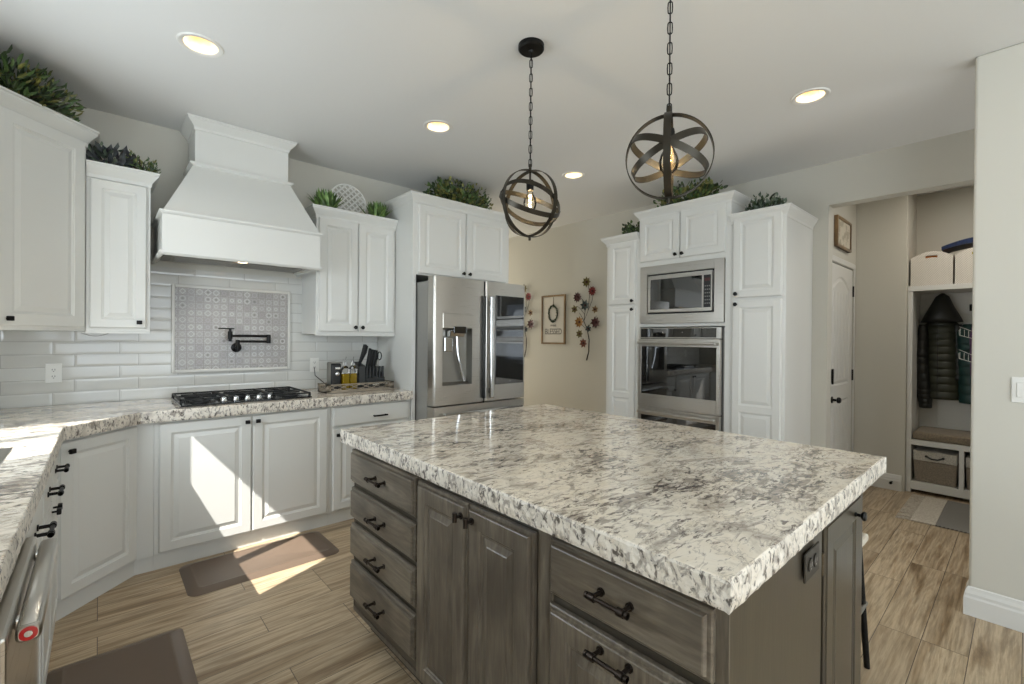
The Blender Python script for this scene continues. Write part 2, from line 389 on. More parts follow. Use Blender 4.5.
# ---------------------------------------------------------------- doors, panels, hardware
RAISE = [(0, 0), (.003, .004), (.008, .005), (.011, .008), (.016, .008), (.034, .003), (.037, .0015)]
def ringcell(mb, loop, outer, front, prof=RAISE):
    """loop(inset)->points (x,z) ; outer: matching rect points"""
    prev = [mb.v(x, front, z) for x, z in outer]
    for ins, dep in prof:
        cur = [mb.v(x, front + dep, z) for x, z in loop(ins)]; n = len(cur)
        for i in range(n): mb._f([prev[i], prev[(i+1) % n], cur[(i+1) % n], cur[i]])
        prev = cur
    mb._f(prev)
def panel_mesh(w, h, panels, t=.02, prof=RAISE, edge=.004, arch=0, mb=None, step=False):
    """door front facing -y, back at y=0; panels [(x0,x1,z0,z1)] splitting the face"""
    mb = mb or MB(); e = edge
    R = lambda i, y: [mb.v(i, y, i), mb.v(w - i, y, i), mb.v(w - i, y, h - i), mb.v(i, y, h - i)]
    rings = [R(0, 0), R(0, -t + 2 * e), R(e * .5, -t + e * 1.2), R(e * 1.2, -t + e * .9), R(e * 1.5, -t)]
    if step: rings = [R(0, 0), R(0, -t * .45), R(.003, -t * .56), R(.010, -t * .60), R(.011, -t * .72), R(.013, -t * .93), R(.0155, -t)]
    for a, b in zip(rings, rings[1:]):
        for i in range(4): mb._f([a[i], a[(i+1) % 4], b[(i+1) % 4], b[i]])
    mb._f(rings[0][::-1]); i = .0155 if step else e * 1.5
    xs = sorted({i, w - i, *[p[0] for p in panels], *[p[1] for p in panels]}); zs = sorted({i, h - i, *[p[2] for p in panels], *[p[3] for p in panels]})
    for a, b in zip(xs, xs[1:]):
        for c, d in zip(zs, zs[1:]):
            pp = [p for p in panels if p[0] <= a + 1e-6 and b <= p[1] + 1e-6 and p[2] <= c + 1e-6 and d <= p[3] + 1e-6]
            if pp:
                if arch and pp[0] is panels[-1]:
                    N = 12
                    def lp(ins, a=a, b=b, c=c, d=d):
                        r = [(a + ins, c + ins), (b - ins, c + ins)]
                        for k in range(N + 1):
                            s = 1 - k / N; r.append((a + ins + (b - a - 2 * ins) * s, d - ins - arch * (1 - math.sin(PI * s)) ))
                        return r
                    outer = [(a, c), (b, c)] + [(a + (b - a) * (1 - k / N), d) for k in range(N + 1)]
                    ringcell(mb, lp, outer, -t, prof)
                else:
                    ringcell(mb, lambda ins, a=a, b=b, c=c, d=d: [(a + ins, c + ins), (b - ins, c + ins), (b - ins, d - ins), (a + ins, d - ins)], [(a, c), (b, c), (b, d), (a, d)], -t, prof)
            else: mb._f([mb.v(a, -t, c), mb.v(b, -t, c), mb.v(b, -t, d), mb.v(a, -t, d)])
    return mb
def door(parent, x, z, w, h, mats, name='door', st=.055, split=None, t=.02, y=0, flat=False, knob=None, label=None, bot=None, step=False):
    if flat: pans = [] 
    elif split: pans = [(st, w - st, st, split - st * .45), (st, w - st, split + st * .45, h - st)]
    else: pans = [(st, w - st, st if bot is None else bot, h - st)]
    o = panel_mesh(w, h, pans, t, step=step).build(name, mats, parent, loc=(x, y - .0005, z))
    if label: o['label'] = label
    if knob:
        kind, kx, kz = knob[:3]; hardware(o, kind, kx, kz, -t, M['bronze'] if step else M['black'])
    return o
def hardware(o, kind, kx, kz, fy, hm=None):
    hm = hm or M['black']
    mb = MB()
    if kind == 'square':
        mb.box(kx - .004, kx + .004, fy - .016, fy, kz - .004, kz + .004); mb.box(kx - .0135, kx + .0135, fy - .028, fy - .014, kz - .0115, kz + .0115)
        return mb.build('knob', hm, o, bevel=.003)
    if kind == 'round':
        mb.lathe([(.008, 0), (.008, -.003), (.005, -.006), (.005, -.014), (.013, -.019), (.0155, -.024), (.012, -.029), (0, -.0305)], (kx, fy, kz), 18, 'y')
        return mb.build('knob', M['knob'], o, smooth=True)
    if kind == 'tee':
        mb.cyl((kx, fy, kz), (kx, fy - .022, kz), .005, 10); mb.cyl((kx, fy - .003, kz), (kx, fy, kz), .011, 14)
        mb.cyl((kx, fy - .024, kz - .014), (kx, fy - .024, kz + .014), .0075, 12)
        return mb.build('knob', hm, o, smooth=True)
    if kind.startswith('bar'):
        L = float(kind[3:]) / 1000; r = .0065
        mb.cyl((kx - L / 2, fy - .034, kz), (kx + L / 2, fy - .034, kz), r * .8, 12)
        for s in (-1, 1):
            px = kx + s * L * .34
            mb.cyl((px, fy, kz), (px, fy - .034, kz), r * .8, 10); mb.cyl((px, fy, kz), (px, fy - .004, kz), r * 1.5, 12)
            mb.cyl((px - .008, fy - .034, kz), (px + .008, fy - .034, kz), r * 1.35, 12)
            mb.cyl((kx + s * (L / 2 - .006), fy - .034, kz), (kx + s * L / 2, fy - .034, kz), r * 1.2, 12)
        return mb.build('handle', hm, o, smooth=True)
    if kind.startswith('slim'):
        L = float(kind[4:]) / 1000
        mb.box(kx - L / 2, kx + L / 2, fy - .03, fy - .021, kz - .006, kz + .006)
        for s in (-1, 1): mb.box(kx + s * L * .4 - .006, kx + s * L * .4 + .006, fy - .022, fy, kz - .005, kz + .005)
        return mb.build('handle', hm, o, bevel=.003)
def offset_path(P, d):
    P = [Vector(p) for p in P]; out = []
    for i, p in enumerate(P):
        ns = []
        if i > 0: e = (P[i] - P[i-1]).normalized(); ns.append(Vector((e.y, -e.x)))
        if i < len(P) - 1: e = (P[i+1] - P[i]).normalized(); ns.append(Vector((e.y, -e.x)))
        n = sum(ns, Vector((0, 0))).normalized(); out.append(p + n * (d / max(.3, n.dot(ns[0]))))
    return out
CROWN = [(0, 0), (.006, .004), (.008, .022), (.014, .030), (.022, .040), (.038, .058), (.044, .066), (.044, .074), (.050, .078), (.050, .086), (0, .086)]
def crown(parent, path, ztop, h=.086, mats=None, scale=1.0, name='crown_moulding', prof=CROWN):
    """path runs so that the outside is on its right-hand side"""
    mb = MB(); rows = []
    for o, z in prof:
        rows.append([(q.x, q.y, ztop - h + z / .086 * h) for q in offset_path(path, o * scale)])
    V = [[mb.v(q) for q in r] for r in rows]
    for a, b in zip(V, V[1:]):
        for i in range(len(a) - 1): mb._f([a[i], a[i+1], b[i+1], b[i]])
    n = len(V[0])
    for k in (0, n - 1): mb._f([r[k] for r in V])
    for i in range(n - 1): mb._f([V[-1][i], V[-1][i+1], V[0][i+1], V[0][i]])
    return mb.build(name, mats or M['cab'], parent)

def cabinet(name, label, cat, x0, x1, yf, yb, z0, z1, rz, origin, group=None, mats=None, topcap=True):
    """local frame: x along the face from the origin, face at y=0, body behind"""
    e = thing(name, label, cat, origin, rz, group)
    w = x1 - x0; MB().box(0, w, 0, yb - yf, 0, z1 - z0).build('carcass', mats or M['cab'], e, bevel=.0015)
    return e
C = M['cab']
bb_ = crown(None, [(3.325, .18), (3.2, .18), (3.2, -3.9)], .1405, h=.14, mats=M['trim'], name='baseboard_right', prof=[(.017, 0), (.017, .052), (.013, .058), (.013, .066), (.008, .075), (.005, .083), (0, .086), (0, 0)])
tag(bb_, kind='structure')
# ---- cooktop wall, base run
KNOB_S = 'square'
e = thing('base_cabinet', 'white double-door base cabinet under the gas cooktop', 'cabinet', (.235, FY, 0))
MB().box(0, .992, 0, .575, .086, .846).build('carcass', C, e, bevel=.002); MB().box(0, .992, .012, .575, 0, .0855).build('toe_kick', C, e)
door(e, .022, .10, .468, .735, C, knob=('square', .442, .70)); door(e, .497, .10, .47, .735, C, knob=('square', .026, .70))
e = thing('base_cabinet', 'white base cabinet with one drawer over a door, beside the fridge panel', 'cabinet', (1.229, FY, 0))
MB().box(0, .634, 0, .575, .086, .846).build('carcass', C, e, bevel=.002); MB().box(0, .634, .012, .575, 0, .0855).build('toe_kick', C, e)
door(e, .012, .70, .592, .135, C, name='drawer', flat=True, knob=('slim115', .35, .05)); door(e, .012, .10, .592, .585, C, knob=('square', .03, .54))
# corner base (angled)
e = thing('corner_base_cabinet', 'white angled corner base cabinet with one door, left of the cooktop cabinet', 'cabinet', (FX, 2.983, 0), 45)
L45 = math.sqrt(2) * (FY - 2.983)
cb = MB().prism([(FX, 2.983), (.157, FY), (.2345, FY), (.2345, 3.87), (XL + .005, 3.87), (XL + .005, 2.963), (FX, 2.963)], .086, .846); cb.build('carcass', C, e, world=True, bevel=.002)
MB().prism([(FX - .004, 2.995), (.152, FY + .012), (.2345, FY + .012), (.2345, 3.87), (XL + .005, 3.87), (XL + .005, 2.965), (FX - .004, 2.965)], 0, .0855).build('toe_kick', C, e, world=True)
door(e, .012, .10, L45 - .022, .735, C, knob=('square', .04, .69))
# left run, along the left wall (faces +x), local x runs +y
e = thing('base_cabinet', 'white sink base cabinet with dark pulls in front of the window', 'cabinet', (FX, 2.17, 0), 90)
MB().box(0, .790, 0, .545, 0, .60).build('carcass', C, e, bevel=.002)
MB().box(0, .790, 0, .04, .601, .846).build('face_frame', C, e, bevel=.002)
for k, (a, b) in enumerate(((.015, .378), (.398, .378))):
    door(e, a, .70, b, .135, C, name='drawer', flat=True, knob=('bar110', b / 2, .065)); door(e, a, .10, b, .585, C, knob=('square', b - .03 if k == 0 else .03, .545))
e = thing('base_cabinet', 'narrow white base cabinet with a drawer, next to the dishwasher', 'cabinet', (FX, 1.665, 0), 90)
MB().box(0, .502, 0, .545, 0, .846).build('carcass', C, e, bevel=.002)
door(e, .015, .70, .47, .135, C, name='drawer', flat=True, knob=('bar110', .235, .065)); door(e, .015, .10, .47, .585, C, knob=('square', .44, .545))
# dishwasher
e = thing('dishwasher', 'stainless steel dishwasher with red medallion handle under the left counter', 'dishwasher', (-.42, 1.02, 0))
MB().box(-.69, -.16, 1.10, 1.65, 0.03, .844).build('tub', M['steel2'], e, world=True)
MB().box(-.158, -.112, 1.12, 1.645, .10, .838).build('door_panel', M['steel'], e, world=True, bevel=.006)
h = MB(); rr = []
for y in (1.165, 1.17, 1.62, 1.625):
    q = .0 if y in (1.17, 1.62) else .004
    rr.append([( -.090 + (.017 - q) * math.copysign(abs(math.cos(a)) ** .6, math.cos(a)), y, .815 + (.016 - q) * math.copysign(abs(math.sin(a)) ** .6, math.sin(a))) for a in [2*PI*k/20 for k in range(20)]])
h.loft(rr); hd = h.build('handle', M['steel'], e, world=True, smooth=True)
for y in (1.22, 1.56): MB().box(-.1115, -.10, y - .012, y + .012, .805, .825).build('bracket', M['chrome'], hd, world=True, bevel=.003)
Mred = mat('red enamel', (170, 28, 26), .3)
md = MB(); md.lathe([(.0120, 0), (.0120, -.002), (.006, -.0025), (.0055, -.002)], (-.090, 1.1647, .815), 24, 'y'); md.build('medallion', Mred, hd, world=True, smooth=True)
MB().lathe([(.0055, 0), (.0055, -.003), (0, -.0032)], (-.090, 1.1647, .815), 18, 'y').build('medallion_centre', M['chrome'], hd, world=True, smooth=True)
e = thing('base_cabinet', 'white base cabinet at the near end of the left run', 'cabinet', (FX, .25, 0), 90)
MB().box(0, .84, 0, .545, 0, .846).build('carcass', C, e, bevel=.002); door(e, .015, .10, .365, .735, C); door(e, .39, .10, .365, .735, C)

# ---- granite slabs
def slab(name, label, outline, z0, z1, hole=None, seed=1, step=.014, chisel=None):
    """outline CCW; chisel(i)->bool says which outline edge is rough"""
    random.seed(seed); P = []; n = len(outline)
    for i in range(n):
        a, b = Vector(outline[i]), Vector(outline[(i+1) % n]); k = max(1, int((b - a).length / step)); ch = chisel is None or chisel(i)
        if not ch: k = 1
        e_ = (b - a).normalized(); nr = Vector((e_.y, -e_.x))
        for j in range(k): P.append((a + (b - a) * (j / k), nr, ch))
    mb = MB(); levels = [(z1, -.007, 0), (z1 - .002, -.0035, .0003), (z1 - .007, -.0015, .001), (z1 - .022, -.001, .002), (z1 - .036, -.001, .002), (z0 + .010, -.0015, .002), (z0, -.004, .001)]
    rings = []
    for z, ins, amp in levels:
        r = []
        for p, nr, ch in P:
            d = (ins + random.uniform(-amp, amp)) if ch else 0
            q = p + nr * d; r.append(mb.v(q.x, q.y, z + (random.uniform(-.001, .001) if ch and z not in (z0, z1) else 0)))
        rings.append(r)
    N = len(P)
    for li, (a, b) in enumerate(zip(rings, rings[1:])):
        for i in range(N):
            f_ = mb._f([a[i], a[(i+1) % N], b[(i+1) % N], b[i]], 1 if li > 0 else 0)
            if f_: f_.smooth = False
    bm = mb.bm
    for ring in (rings[0], rings[-1]):
        edges = [bm.edges.get((ring[i], ring[(i+1) % N])) for i in range(N)]
        if hole:
            hv = [bm.verts.new((x, y, ring[0].co.z)) for x, y in hole]
            edges += [bm.edges.new((hv[i], hv[(i+1) % len(hv)])) for i in range(len(hv))]
            if ring is rings[0]: hv0 = hv
            else:
                for i in range(len(hv)): mb._f([hv0[i], hv0[(i+1) % len(hv)], hv[(i+1) % len(hv)], hv[i]], 0)
        bmesh.ops.triangle_fill(bm, use_beauty=True, use_dissolve=False, edges=edges)
    o = mb.build(name, [M['granite'], M['granite_edge']], weld=False)
    return tag(o, label, 'countertop')
slab('perimeter_countertop', 'L-shaped granite countertop with chiselled edge running from sink to fridge', [(XL + .002, .22), (-.136, .22), (-.117, 2.960), (.173, 3.25), (1.861, 3.25), (1.861, 3.876), (XL + .002, 3.876)], .849, .915,
     hole=[(-.60, 1.86), (-.235, 1.86), (-.235, 2.60), (-.60, 2.60)], chisel=lambda i: i in (0, 1, 2, 3))
slab('island_countertop', 'speckled cream granite island countertop with thick chiselled edge', [(.809, .333), (2.117, .333), (2.117, 2.052), (.809, 2.052)], .867, .925, seed=5)
# sink
e = thing('sink', 'stainless undermount sink let into the left counter', 'sink', (-.42, 2.23, .6), 0)
sk = MB()
for q in ((-.615, -.235, 1.86, 1.86 - .004), ): pass
sk.box(-.60, -.236, 1.861, 1.869, .66, .905).box(-.60, -.236, 2.591, 2.599, .66, .905).box(-.60, -.592, 1.869, 2.591, .66, .905).box(-.244, -.236, 1.869, 2.591, .66, .905).box(-.60, -.236, 1.861, 2.599, .652, .66)
sk.build('basin', M['steel2'], e, world=True, weld=False)
MB().lathe([(.045, 0), (.045, .003), (.02, .004), (.018, .001), (0, .001)], (-.42, 2.23, .6605), 20).build('drain', M['chrome'], e, world=True, smooth=True)

# ---- backsplash
o = MB().box(XL + .002, 1.861, 3.881, 3.8895, .9155, 1.80).build('tile_backsplash', M['subway'])
tag(o, 'glossy white subway tile backsplash behind the cooktop', 'backsplash')
e = thing('mosaic_panel', 'framed panel of grey patterned mosaic tiles above the cooktop', 'tile panel', (.748, 3.881, 1.08))
MB().box(.386, 1.104, 3.874, 3.8805, 1.104, 1.670).build('mosaic_tiles', M['mosaic'], e, world=True)
fr = MB()
for b in ((.366, .386, 1.084, 1.690), (1.104, 1.124, 1.084, 1.690), (.386, 1.104, 1.084, 1.104), (.386, 1.104, 1.670, 1.690)): fr.box(b[0], b[1], 3.866, 3.8805, b[2], b[3])
fr.build('pencil_frame', mat('frame tile', (206, 204, 197), .2), e, world=True, bevel=.004)

# ---- upper cabinets, cooktop wall
UY = 3.56; UZ0, UZ1 = 1.36, 2.30
def upper(label, x0, x1, doors, rt_ret, lt_ret, zc=2.32, z0=UZ0):
    e = thing('wall_cabinet', label, 'cabinet', (x0, UY, z0)); w = x1 - x0
    MB().box(0, w, 0, YB - UY - .003, 0, zc - .015 - z0).build('carcass', C, e, bevel=.0015)
    MB().box(.0, w, .0, .018, -.012, 0).build('light_rail', C, e)
    for d in doors: door(e, *d[:4], C, knob=d[4], st=d[5] if len(d) > 5 else .055)
    p = ([(0, .32)] if lt_ret else []) + [(0, 0), (w, 0)] + ([(w, .32)] if rt_ret else [])
    crown(e, p, zc - z0, scale=.85)
    return e
upper('white single-door wall cabinet left of the range hood', -.056, .232, [(.016, .02, .254, .85, ('square', .220, .035), .05)], True, False)
upper('white double-door wall cabinet right of the range hood', 1.212, 1.862, [(.016, .02, .302, .86, ('round', .277, .035)), (.326, .02, .302, .86, ('round', .025, .035))], False, True)
# diagonal corner upper
e = thing('corner_wall_cabinet', 'tall white angled corner wall cabinet at the upper left', 'cabinet', (-.38, 3.238, UZ0), 45)
LD = math.hypot(-.058 + .38, 3.56 - 3.238)
MB().prism([(-.38, 3.238), (-.058, 3.56), (-.058, 3.885), (XL + .003, 3.885), (XL + .003, 3.238)], UZ0, 2.48).build('carcass', C, e, world=True, bevel=.0015)
door(e, .016, .02, LD - .034, 1.04, C, knob=('square', .035, .035), st=.06)
cr = crown(None, [(XL + .003, 3.238), (-.38, 3.238), (-.058, 3.56), (-.058, 3.88)], 2.495, h=.1, scale=1.15)
cr.parent = e; cr.matrix_parent_inverse = wm(e).inverted()
e = thing('wall_cabinet', 'white wall cabinet on the left wall beside the sink window', 'cabinet', (-.38, 2.945, UZ0), 90)
MB().box(0, .291, 0, .325, 0, .96).build('carcass', C, e, bevel=.0015); door(e, .015, .02, .246, .85, C, knob=('square', .03, .035))

# ---- range hood
e = thing('range_hood', 'white wooden range hood with tapered body and crown at the ceiling', 'range hood', (.716, 3.88, 1.81))
hb = MB(); x0, x1, yf = .272, 1.170, 3.35
hb.box(x0, x1, yf, yf + .02, 1.83, 2.05).box(x0, x0 + .02, yf + .02, 3.879, 1.83, 2.05).box(x1 - .02, x1, yf + .02, 3.879, 1.83, 2.05)
hb.build('lower_band', C, e, world=True, bevel=.002)
LEDGE = [(0, 0), (.004, .004), (.010, .008), (.014, .012), (.014, .022), (.0, .022)]
def ledge(path, ztop, name, h=.022, sc=1.0):
    c = crown(None, path, ztop, h=h, scale=sc, prof=[(a, b * .086 / .022) for a, b in LEDGE], name=name); c.parent = e; c.matrix_parent_inverse = wm(e).inverted()
ledge([(x0, 3.879), (x0, yf), (x1, yf), (x1, 3.879)], 2.072, 'band_moulding'); ledge([(x0, 3.879), (x0, yf), (x1, yf), (x1, 3.879)], 1.834, 'bottom_moulding', .024, 1.0)
bx0, bx1, by = .446, 1.030, 3.57
hb = MB(); hb.loft([[(x0 + .004, yf + .004, 2.072), (x1 - .004, yf + .004, 2.072), (x1 - .004, 3.879, 2.072), (x0 + .004, 3.879, 2.072)], [(bx0, by, 2.43), (bx1, by, 2.43), (bx1, 3.879, 2.43), (bx0, 3.879, 2.43)]]); hb.build('tapered_body', C, e, world=True)
ledge([(bx0, 3.879), (bx0, by), (bx1, by), (bx1, 3.879)], 2.452, 'chimney_ledge', .022, 1.3)
MB().box(bx0 + .012, bx1 - .012, by + .012, 3.879, 2.452, CEIL - .012).build('chimney', C, e, world=True)
c_ = crown(None, [(bx0 + .012, 3.879), (bx0 + .012, by + .012), (bx1 - .012, by + .012), (bx1 - .012, 3.879)], CEIL - .002, h=.075, scale=.95); c_.parent = e; c_.matrix_parent_inverse = wm(e).inverted()
li = MB().box(x0 + .03, x1 - .03, yf + .03, 3.85, 1.838, 1.846); li = li.build('filter_panel', M['steel2'], e, world=True)
fl = MB()
for k in range(2):
    a = x0 + .07 + k * .41; fl.box(a, a + .36, yf + .21, 3.80, 1.832, 1.8375)
    for j in range(9): fl.box(a + .02, a + .34, yf + .22 + j * .023, yf + .23 + j * .023, 1.829, 1.832)
fl.build('grease_filter', M['steel2'], e, world=True, weld=False)
for x in (.48, .715, .95): MB().lathe([(0, -.004), (.028, -.004), (.030, 0), (.030, .002)], (x, 3.50, 1.8335), 24).build('hood_lamp', M['lamp'] if x == .715 else M['steel2'], e, world=True)
hl = bpy.data.lights.new('hood_light', 'SPOT'); hlo = bpy.data.objects.new('hood_light', hl); COL.objects.link(hlo); hl.energy = 3; hl.spot_size = 2.4; hl.spot_blend = .8; hl.color = (1, .9, .75); hl.shadow_soft_size = .03; hlo.location = (.715, 3.50, 1.815)

# ---- cooktop
e = thing('gas_cooktop', 'black gas cooktop with steel knobs set in the granite', 'cooktop', (.735, 3.56, .915))
MB().box(.36, 1.11, 3.32, 3.83, .9155, .925).build('glass_base', mat('black enamel', (16, 18, 19), .15), e, world=True, bevel=.004)
for k, (a, b) in enumerate(((.372, .60), (.612, .860), (.872, 1.100))):
    g = MB(); y0, y1 = 3.345 if k == 2 else 3.42, 3.815; r = .0055; z = .952
    for p, q in (((a, y0), (b, y0)), ((a, y1), (b, y1)), ((a, y0), (a, y1)), ((b, y0), (b, y1)), ((a, (y0+y1)/2), (b, (y0+y1)/2)), (((a+b)/2, y0), ((a+b)/2, y1))): g.box(min(p[0], q[0]) - r, max(p[0], q[0]) + r, min(p[1], q[1]) - r, max(p[1], q[1]) + r, z - .010, z)
    for yy in (y0 + .12, y1 - .12): g.box(a + .03, b - .03, yy - r, yy + r, z - .01, z)
    for px in (a, b):
        for py in (y0, y1): g.box(px - .007, px + .007, py - .007, py + .007, .925, z - .01)
    g.build('grate', mat('cast iron', (24, 25, 25), .55, .3), e, world=True, weld=False)
for (bx, by_, r) in ((.47, 3.45, .04), (.47, 3.70, .035), (.736, 3.62, .05), (1.0, 3.45, .04), (1.0, 3.70, .035)):
    MB().lathe([(r * 1.3, 0), (r * 1.3, .006), (r, .01), (r, .02), (r * .8, .022), (0, .022)], (bx, by_, .925), 20).build('burner', mat('burner cap', (28, 28, 28), .5), e, world=True, smooth=True)
for k in range(5):
    x = .588 + k * .066
    kb = MB(); kb.lathe([(.019, 0), (.020, .006), (.016, .012), (.015, .026), (.012, .029), (0, .029)], (x, 3.368, .925), 18); kb.box(x - .003, x + .003, 3.350, 3.386, .950, .958)
    kb.build('control_knob', M['chrome'], e, world=True, smooth=True)

# ---- pot filler
e = thing('pot_filler', 'black folding pot filler tap mounted on the mosaic panel', 'pot filler', (.75, 3.873, 1.26))
p = MB(); p.lathe([(.034, 0), (.034, -.008), (.020, -.014), (.014, -.020), (.014, -.045)], (.752, 3.873, 1.255), 22, 'y'); p.build('wall_flange', M['black'], e, world=True, smooth=True)
p = MB(); yy = 3.82; p.cyl((.752, yy, 1.232), (.752, yy, 1.312), .013, 14); p.cyl((.752, yy, 1.222), (.752, yy, 1.234), .006, 10); p.cyl((.752, yy, 1.300), (.955, yy, 1.300), .0085, 14); p.cyl((.955, yy, 1.287), (.955, yy, 1.352), .015, 16); p.build('lower_arm', M['black'], e, world=True, smooth=True)
p = MB(); p.cyl((.955, yy, 1.340), (.705, 3.80, 1.340), .0085, 14); p.cyl((.700, 3.80, 1.318), (.700, 3.80, 1.372), .015, 16); p.cyl((.700, 3.80, 1.372), (.700, 3.80, 1.392), .008, 12); p.cyl((.725, 3.80, 1.392), (.625, 3.79, 1.392), .0045, 10); p.cyl((.70, 3.80, 1.30), (.70, 3.80, 1.318), .011, 12); p.build('upper_arm', M['black'], e, world=True, smooth=True)

# ---- tray with things
e = thing('tray', 'whitewashed wooden tray with cut-out lattice sides on the counter', 'tray', (1.52, 3.6, .916)); Mt = wood('washed wood', False, (150, 136, 118), (184, 172, 152))
MB().box(1.258, 1.80, 3.46, 3.635, .9165, .926).build('tray_base', Mt, e, world=True)
def cutside(mb, a, b, axis, c, t, holes=3):
    z0, z1 = .926, .982
    L = b - a
    def bx(p0, p1, q0, q1):
        if axis == 'x': mb.box(p0, p1, c, c + t, q0, q1)
        else: mb.box(c, c + t, p0, p1, q0, q1)
    bx(a, b, z0 - .008, z0 + .012); bx(a, b, z1 - .008, z1); bx(a, a + .03, z0, z1); bx(b - .03, b, z0, z1)
    N = 30
    for s in (1, -1):
        for i in range(N):
            u0, u1 = i / N, (i + 1) / N; zc = (z0 + z1) / 2 + .003
            w0 = zc + s * .015 * math.cos(holes * 2 * PI * (u0 + u1) / 2 * .5 + .4); bx(a + L * u0, a + L * u1 + .001, w0 - .003, w0 + .003)
for nm, a in (('front_side', (1.258, 1.80, 'x', 3.452, .008)), ('back_side', (1.258, 1.80, 'x', 3.635, .008)), ('end_side', (3.46, 3.635, 'y', 1.258, .008)), ('end_side', (3.46, 3.635, 'y', 1.792, .008))):
    mb = MB(); cutside(mb, *a, holes=6 if 'end' not in nm else 3); mb.build(nm, Mt, e, world=True, weld=False)
e = thing('can_opener', 'black and silver electric can opener at the left end of the tray', 'can opener', (1.39, 3.60, .927))
MB().box(1.318, 1.398, 3.53, 3.60, .9265, 1.135).build('body', M['blackplastic'], e, world=True, bevel=.012, seg=3)
MB().box(1.3115, 1.3155, 3.528, 3.602, .93, 1.14).build('side_trim', M['steel2'], e, world=True, bevel=.004); MB().box(1.315, 1.402, 3.525, 3.60, 1.1355, 1.147).build('lever', M['steel2'], e, world=True, bevel=.003)
MB().lathe([(.016, 0), (.016, -.014), (.008, -.018), (0, -.018)], (1.362, 3.53, 1.055), 16, 'y').build('cutter_wheel', M['chrome'], e, world=True, smooth=True); MB().box(1.345, 1.385, 3.515, 3.53, 1.09, 1.108).build('magnet_arm', M['chrome'], e, world=True, bevel=.003)
MB().tube([(1.33, 3.602, .95), (1.29, 3.66, 1.0), (1.285, 3.78, 1.03), (1.308, 3.868, 1.09)], .003, 6).build('power_cord', M['blackplastic'], e, world=True, smooth=True)
Moil = mat('olive oil', (170, 140, 20), .05); Moil.node_tree.nodes['Principled BSDF'].inputs['Transmission Weight'].default_value = .55
for (x, y, lab) in ((1.432, 3.545, 'glass bottle of green-yellow olive oil next to the can opener'), (1.492, 3.545, 'square glass bottle of golden oil with a pourer, beside the knives')):
    e = thing('oil_bottle', lab, 'bottle', (x, y, .927))
    MB().box(x - .027, x + .027, y - .025, y + .025, .9275, 1.055).build('oil', Moil, e, world=True, bevel=.006)
    g = MB(); r4 = lambda r, z: [(x + sx * r, y + sy * r, z) for sx, sy in ((-1, -1), (1, -1), (1, 1), (-1, 1))]
    g.loft([r4(.0275, 1.056), r4(.0275, 1.085), r4(.011, 1.115), r4(.011, 1.14)]); g.build('bottle_neck', M['glass'], e, world=True, smooth=False)
    MB().cyl((x, y, 1.141), (x, y, 1.158), .009, 12).cyl((x, y, 1.157), (x + .006, y - .008, 1.185), .003, 8).build('pourer', M['steel2'], e, world=True, smooth=True)
e = thing('knife_block', 'black knife block holding black-handled knives, steak knives and scissors', 'knife block', (1.69, 3.60, .927)); Mk = mat('block black', (30, 33, 34), .4)
MB().loft([[(1.585, 3.50, .9265), (1.745, 3.50, .9265), (1.745, 3.62, .9265), (1.585, 3.62, .9265)], [(1.585, 3.50, 1.01), (1.745, 3.50, 1.01), (1.745, 3.63, 1.10), (1.585, 3.63, 1.10)]]).build('block', Mk, e, world=True, bevel=.003)
MB().loft([[(1.532, 3.50, .9265), (1.584, 3.50, .9265), (1.584, 3.62, .9265), (1.532, 3.62, .9265)], [(1.532, 3.515, 1.11), (1.584, 3.515, 1.11), (1.584, 3.63, 1.14), (1.532, 3.63, 1.14)]]).build('side_block', Mk, e, world=True, bevel=.003)
MB().box(1.64, 1.695, 3.4985, 3.4998, .955, .965).build('logo_plate', M['white'], e, world=True)
for k in range(6):
    x = 1.597 + k * .027
    MB().box(x - .0085, x + .0085, 3.508, 3.526, 1.012, 1.105).build('steak_knife_handle', M['blackplastic'], e, world=True, bevel=.004)
for k, (x, y, z, l, dx) in enumerate(((1.543, 3.54, 1.12, .16, .022), (1.560, 3.575, 1.13, .15, .028), (1.578, 3.60, 1.135, .135, .032), (1.612, 3.57, 1.05, .20, .015), (1.640, 3.58, 1.06, .18, .012), (1.668, 3.585, 1.06, .175, .010), (1.69, 3.60, 1.07, .16, .008))):
    MB().tube([(x, y, z), (x + dx, y - .02, z + l * .6), (x + dx * 1.3, y - .035, z + l)], .012, 8, [.011, .0135, .011]).build('knife_handle', M['blackplastic'], e, world=True, smooth=True)
for sx in (-1, 1):
    c0 = Vector((1.715 + sx * .015, 3.57, 1.185)); MB().tube([c0 + Vector((.017 * math.cos(a), 0, .032 * math.sin(a))) for a in [2*PI*i/16 for i in range(16)]], .005, 8, closed=True).build('scissor_loop', M['blackplastic'], e, world=True, smooth=True)
MB().box(1.706, 1.724, 3.565, 3.58, 1.06, 1.155).build('scissor_shank', M['steel2'], e, world=True)

# ---- outlets, switch, wires
def outlet(label, loc, rz, mplate, horizontal=False, name='wall_outlet', dark=M['blackplastic']):
    e = thing(name, label, 'outlet', loc, rz); w, h = (.115, .072) if horizontal else (.072, .115)
    MB().box(-w / 2, w / 2, -.005, 0, -h / 2, h / 2).build('cover_plate', mplate, e, bevel=.0025)
    for s in (-1, 1):
        cx, cz = (s * .020, 0) if horizontal else (0, s * .020)
        MB().lathe([(.0165, -.005), (.0165, -.0075), (0, -.0075)], (cx, 0, cz), 20, 'y').build('socket', mplate, e, smooth=True)
        MB().box(cx - .007, cx - .0045, -.0082, -.0072, cz - .003, cz + .006).box(cx + .0045, cx + .007, -.0082, -.0072, cz - .003, cz + .006).lathe([(.0025, -.0072), (.0025, -.0082), (0, -.0082)], (cx, 0, cz - .009), 8, 'y').build('slots', dark, e, weld=False)
    return e
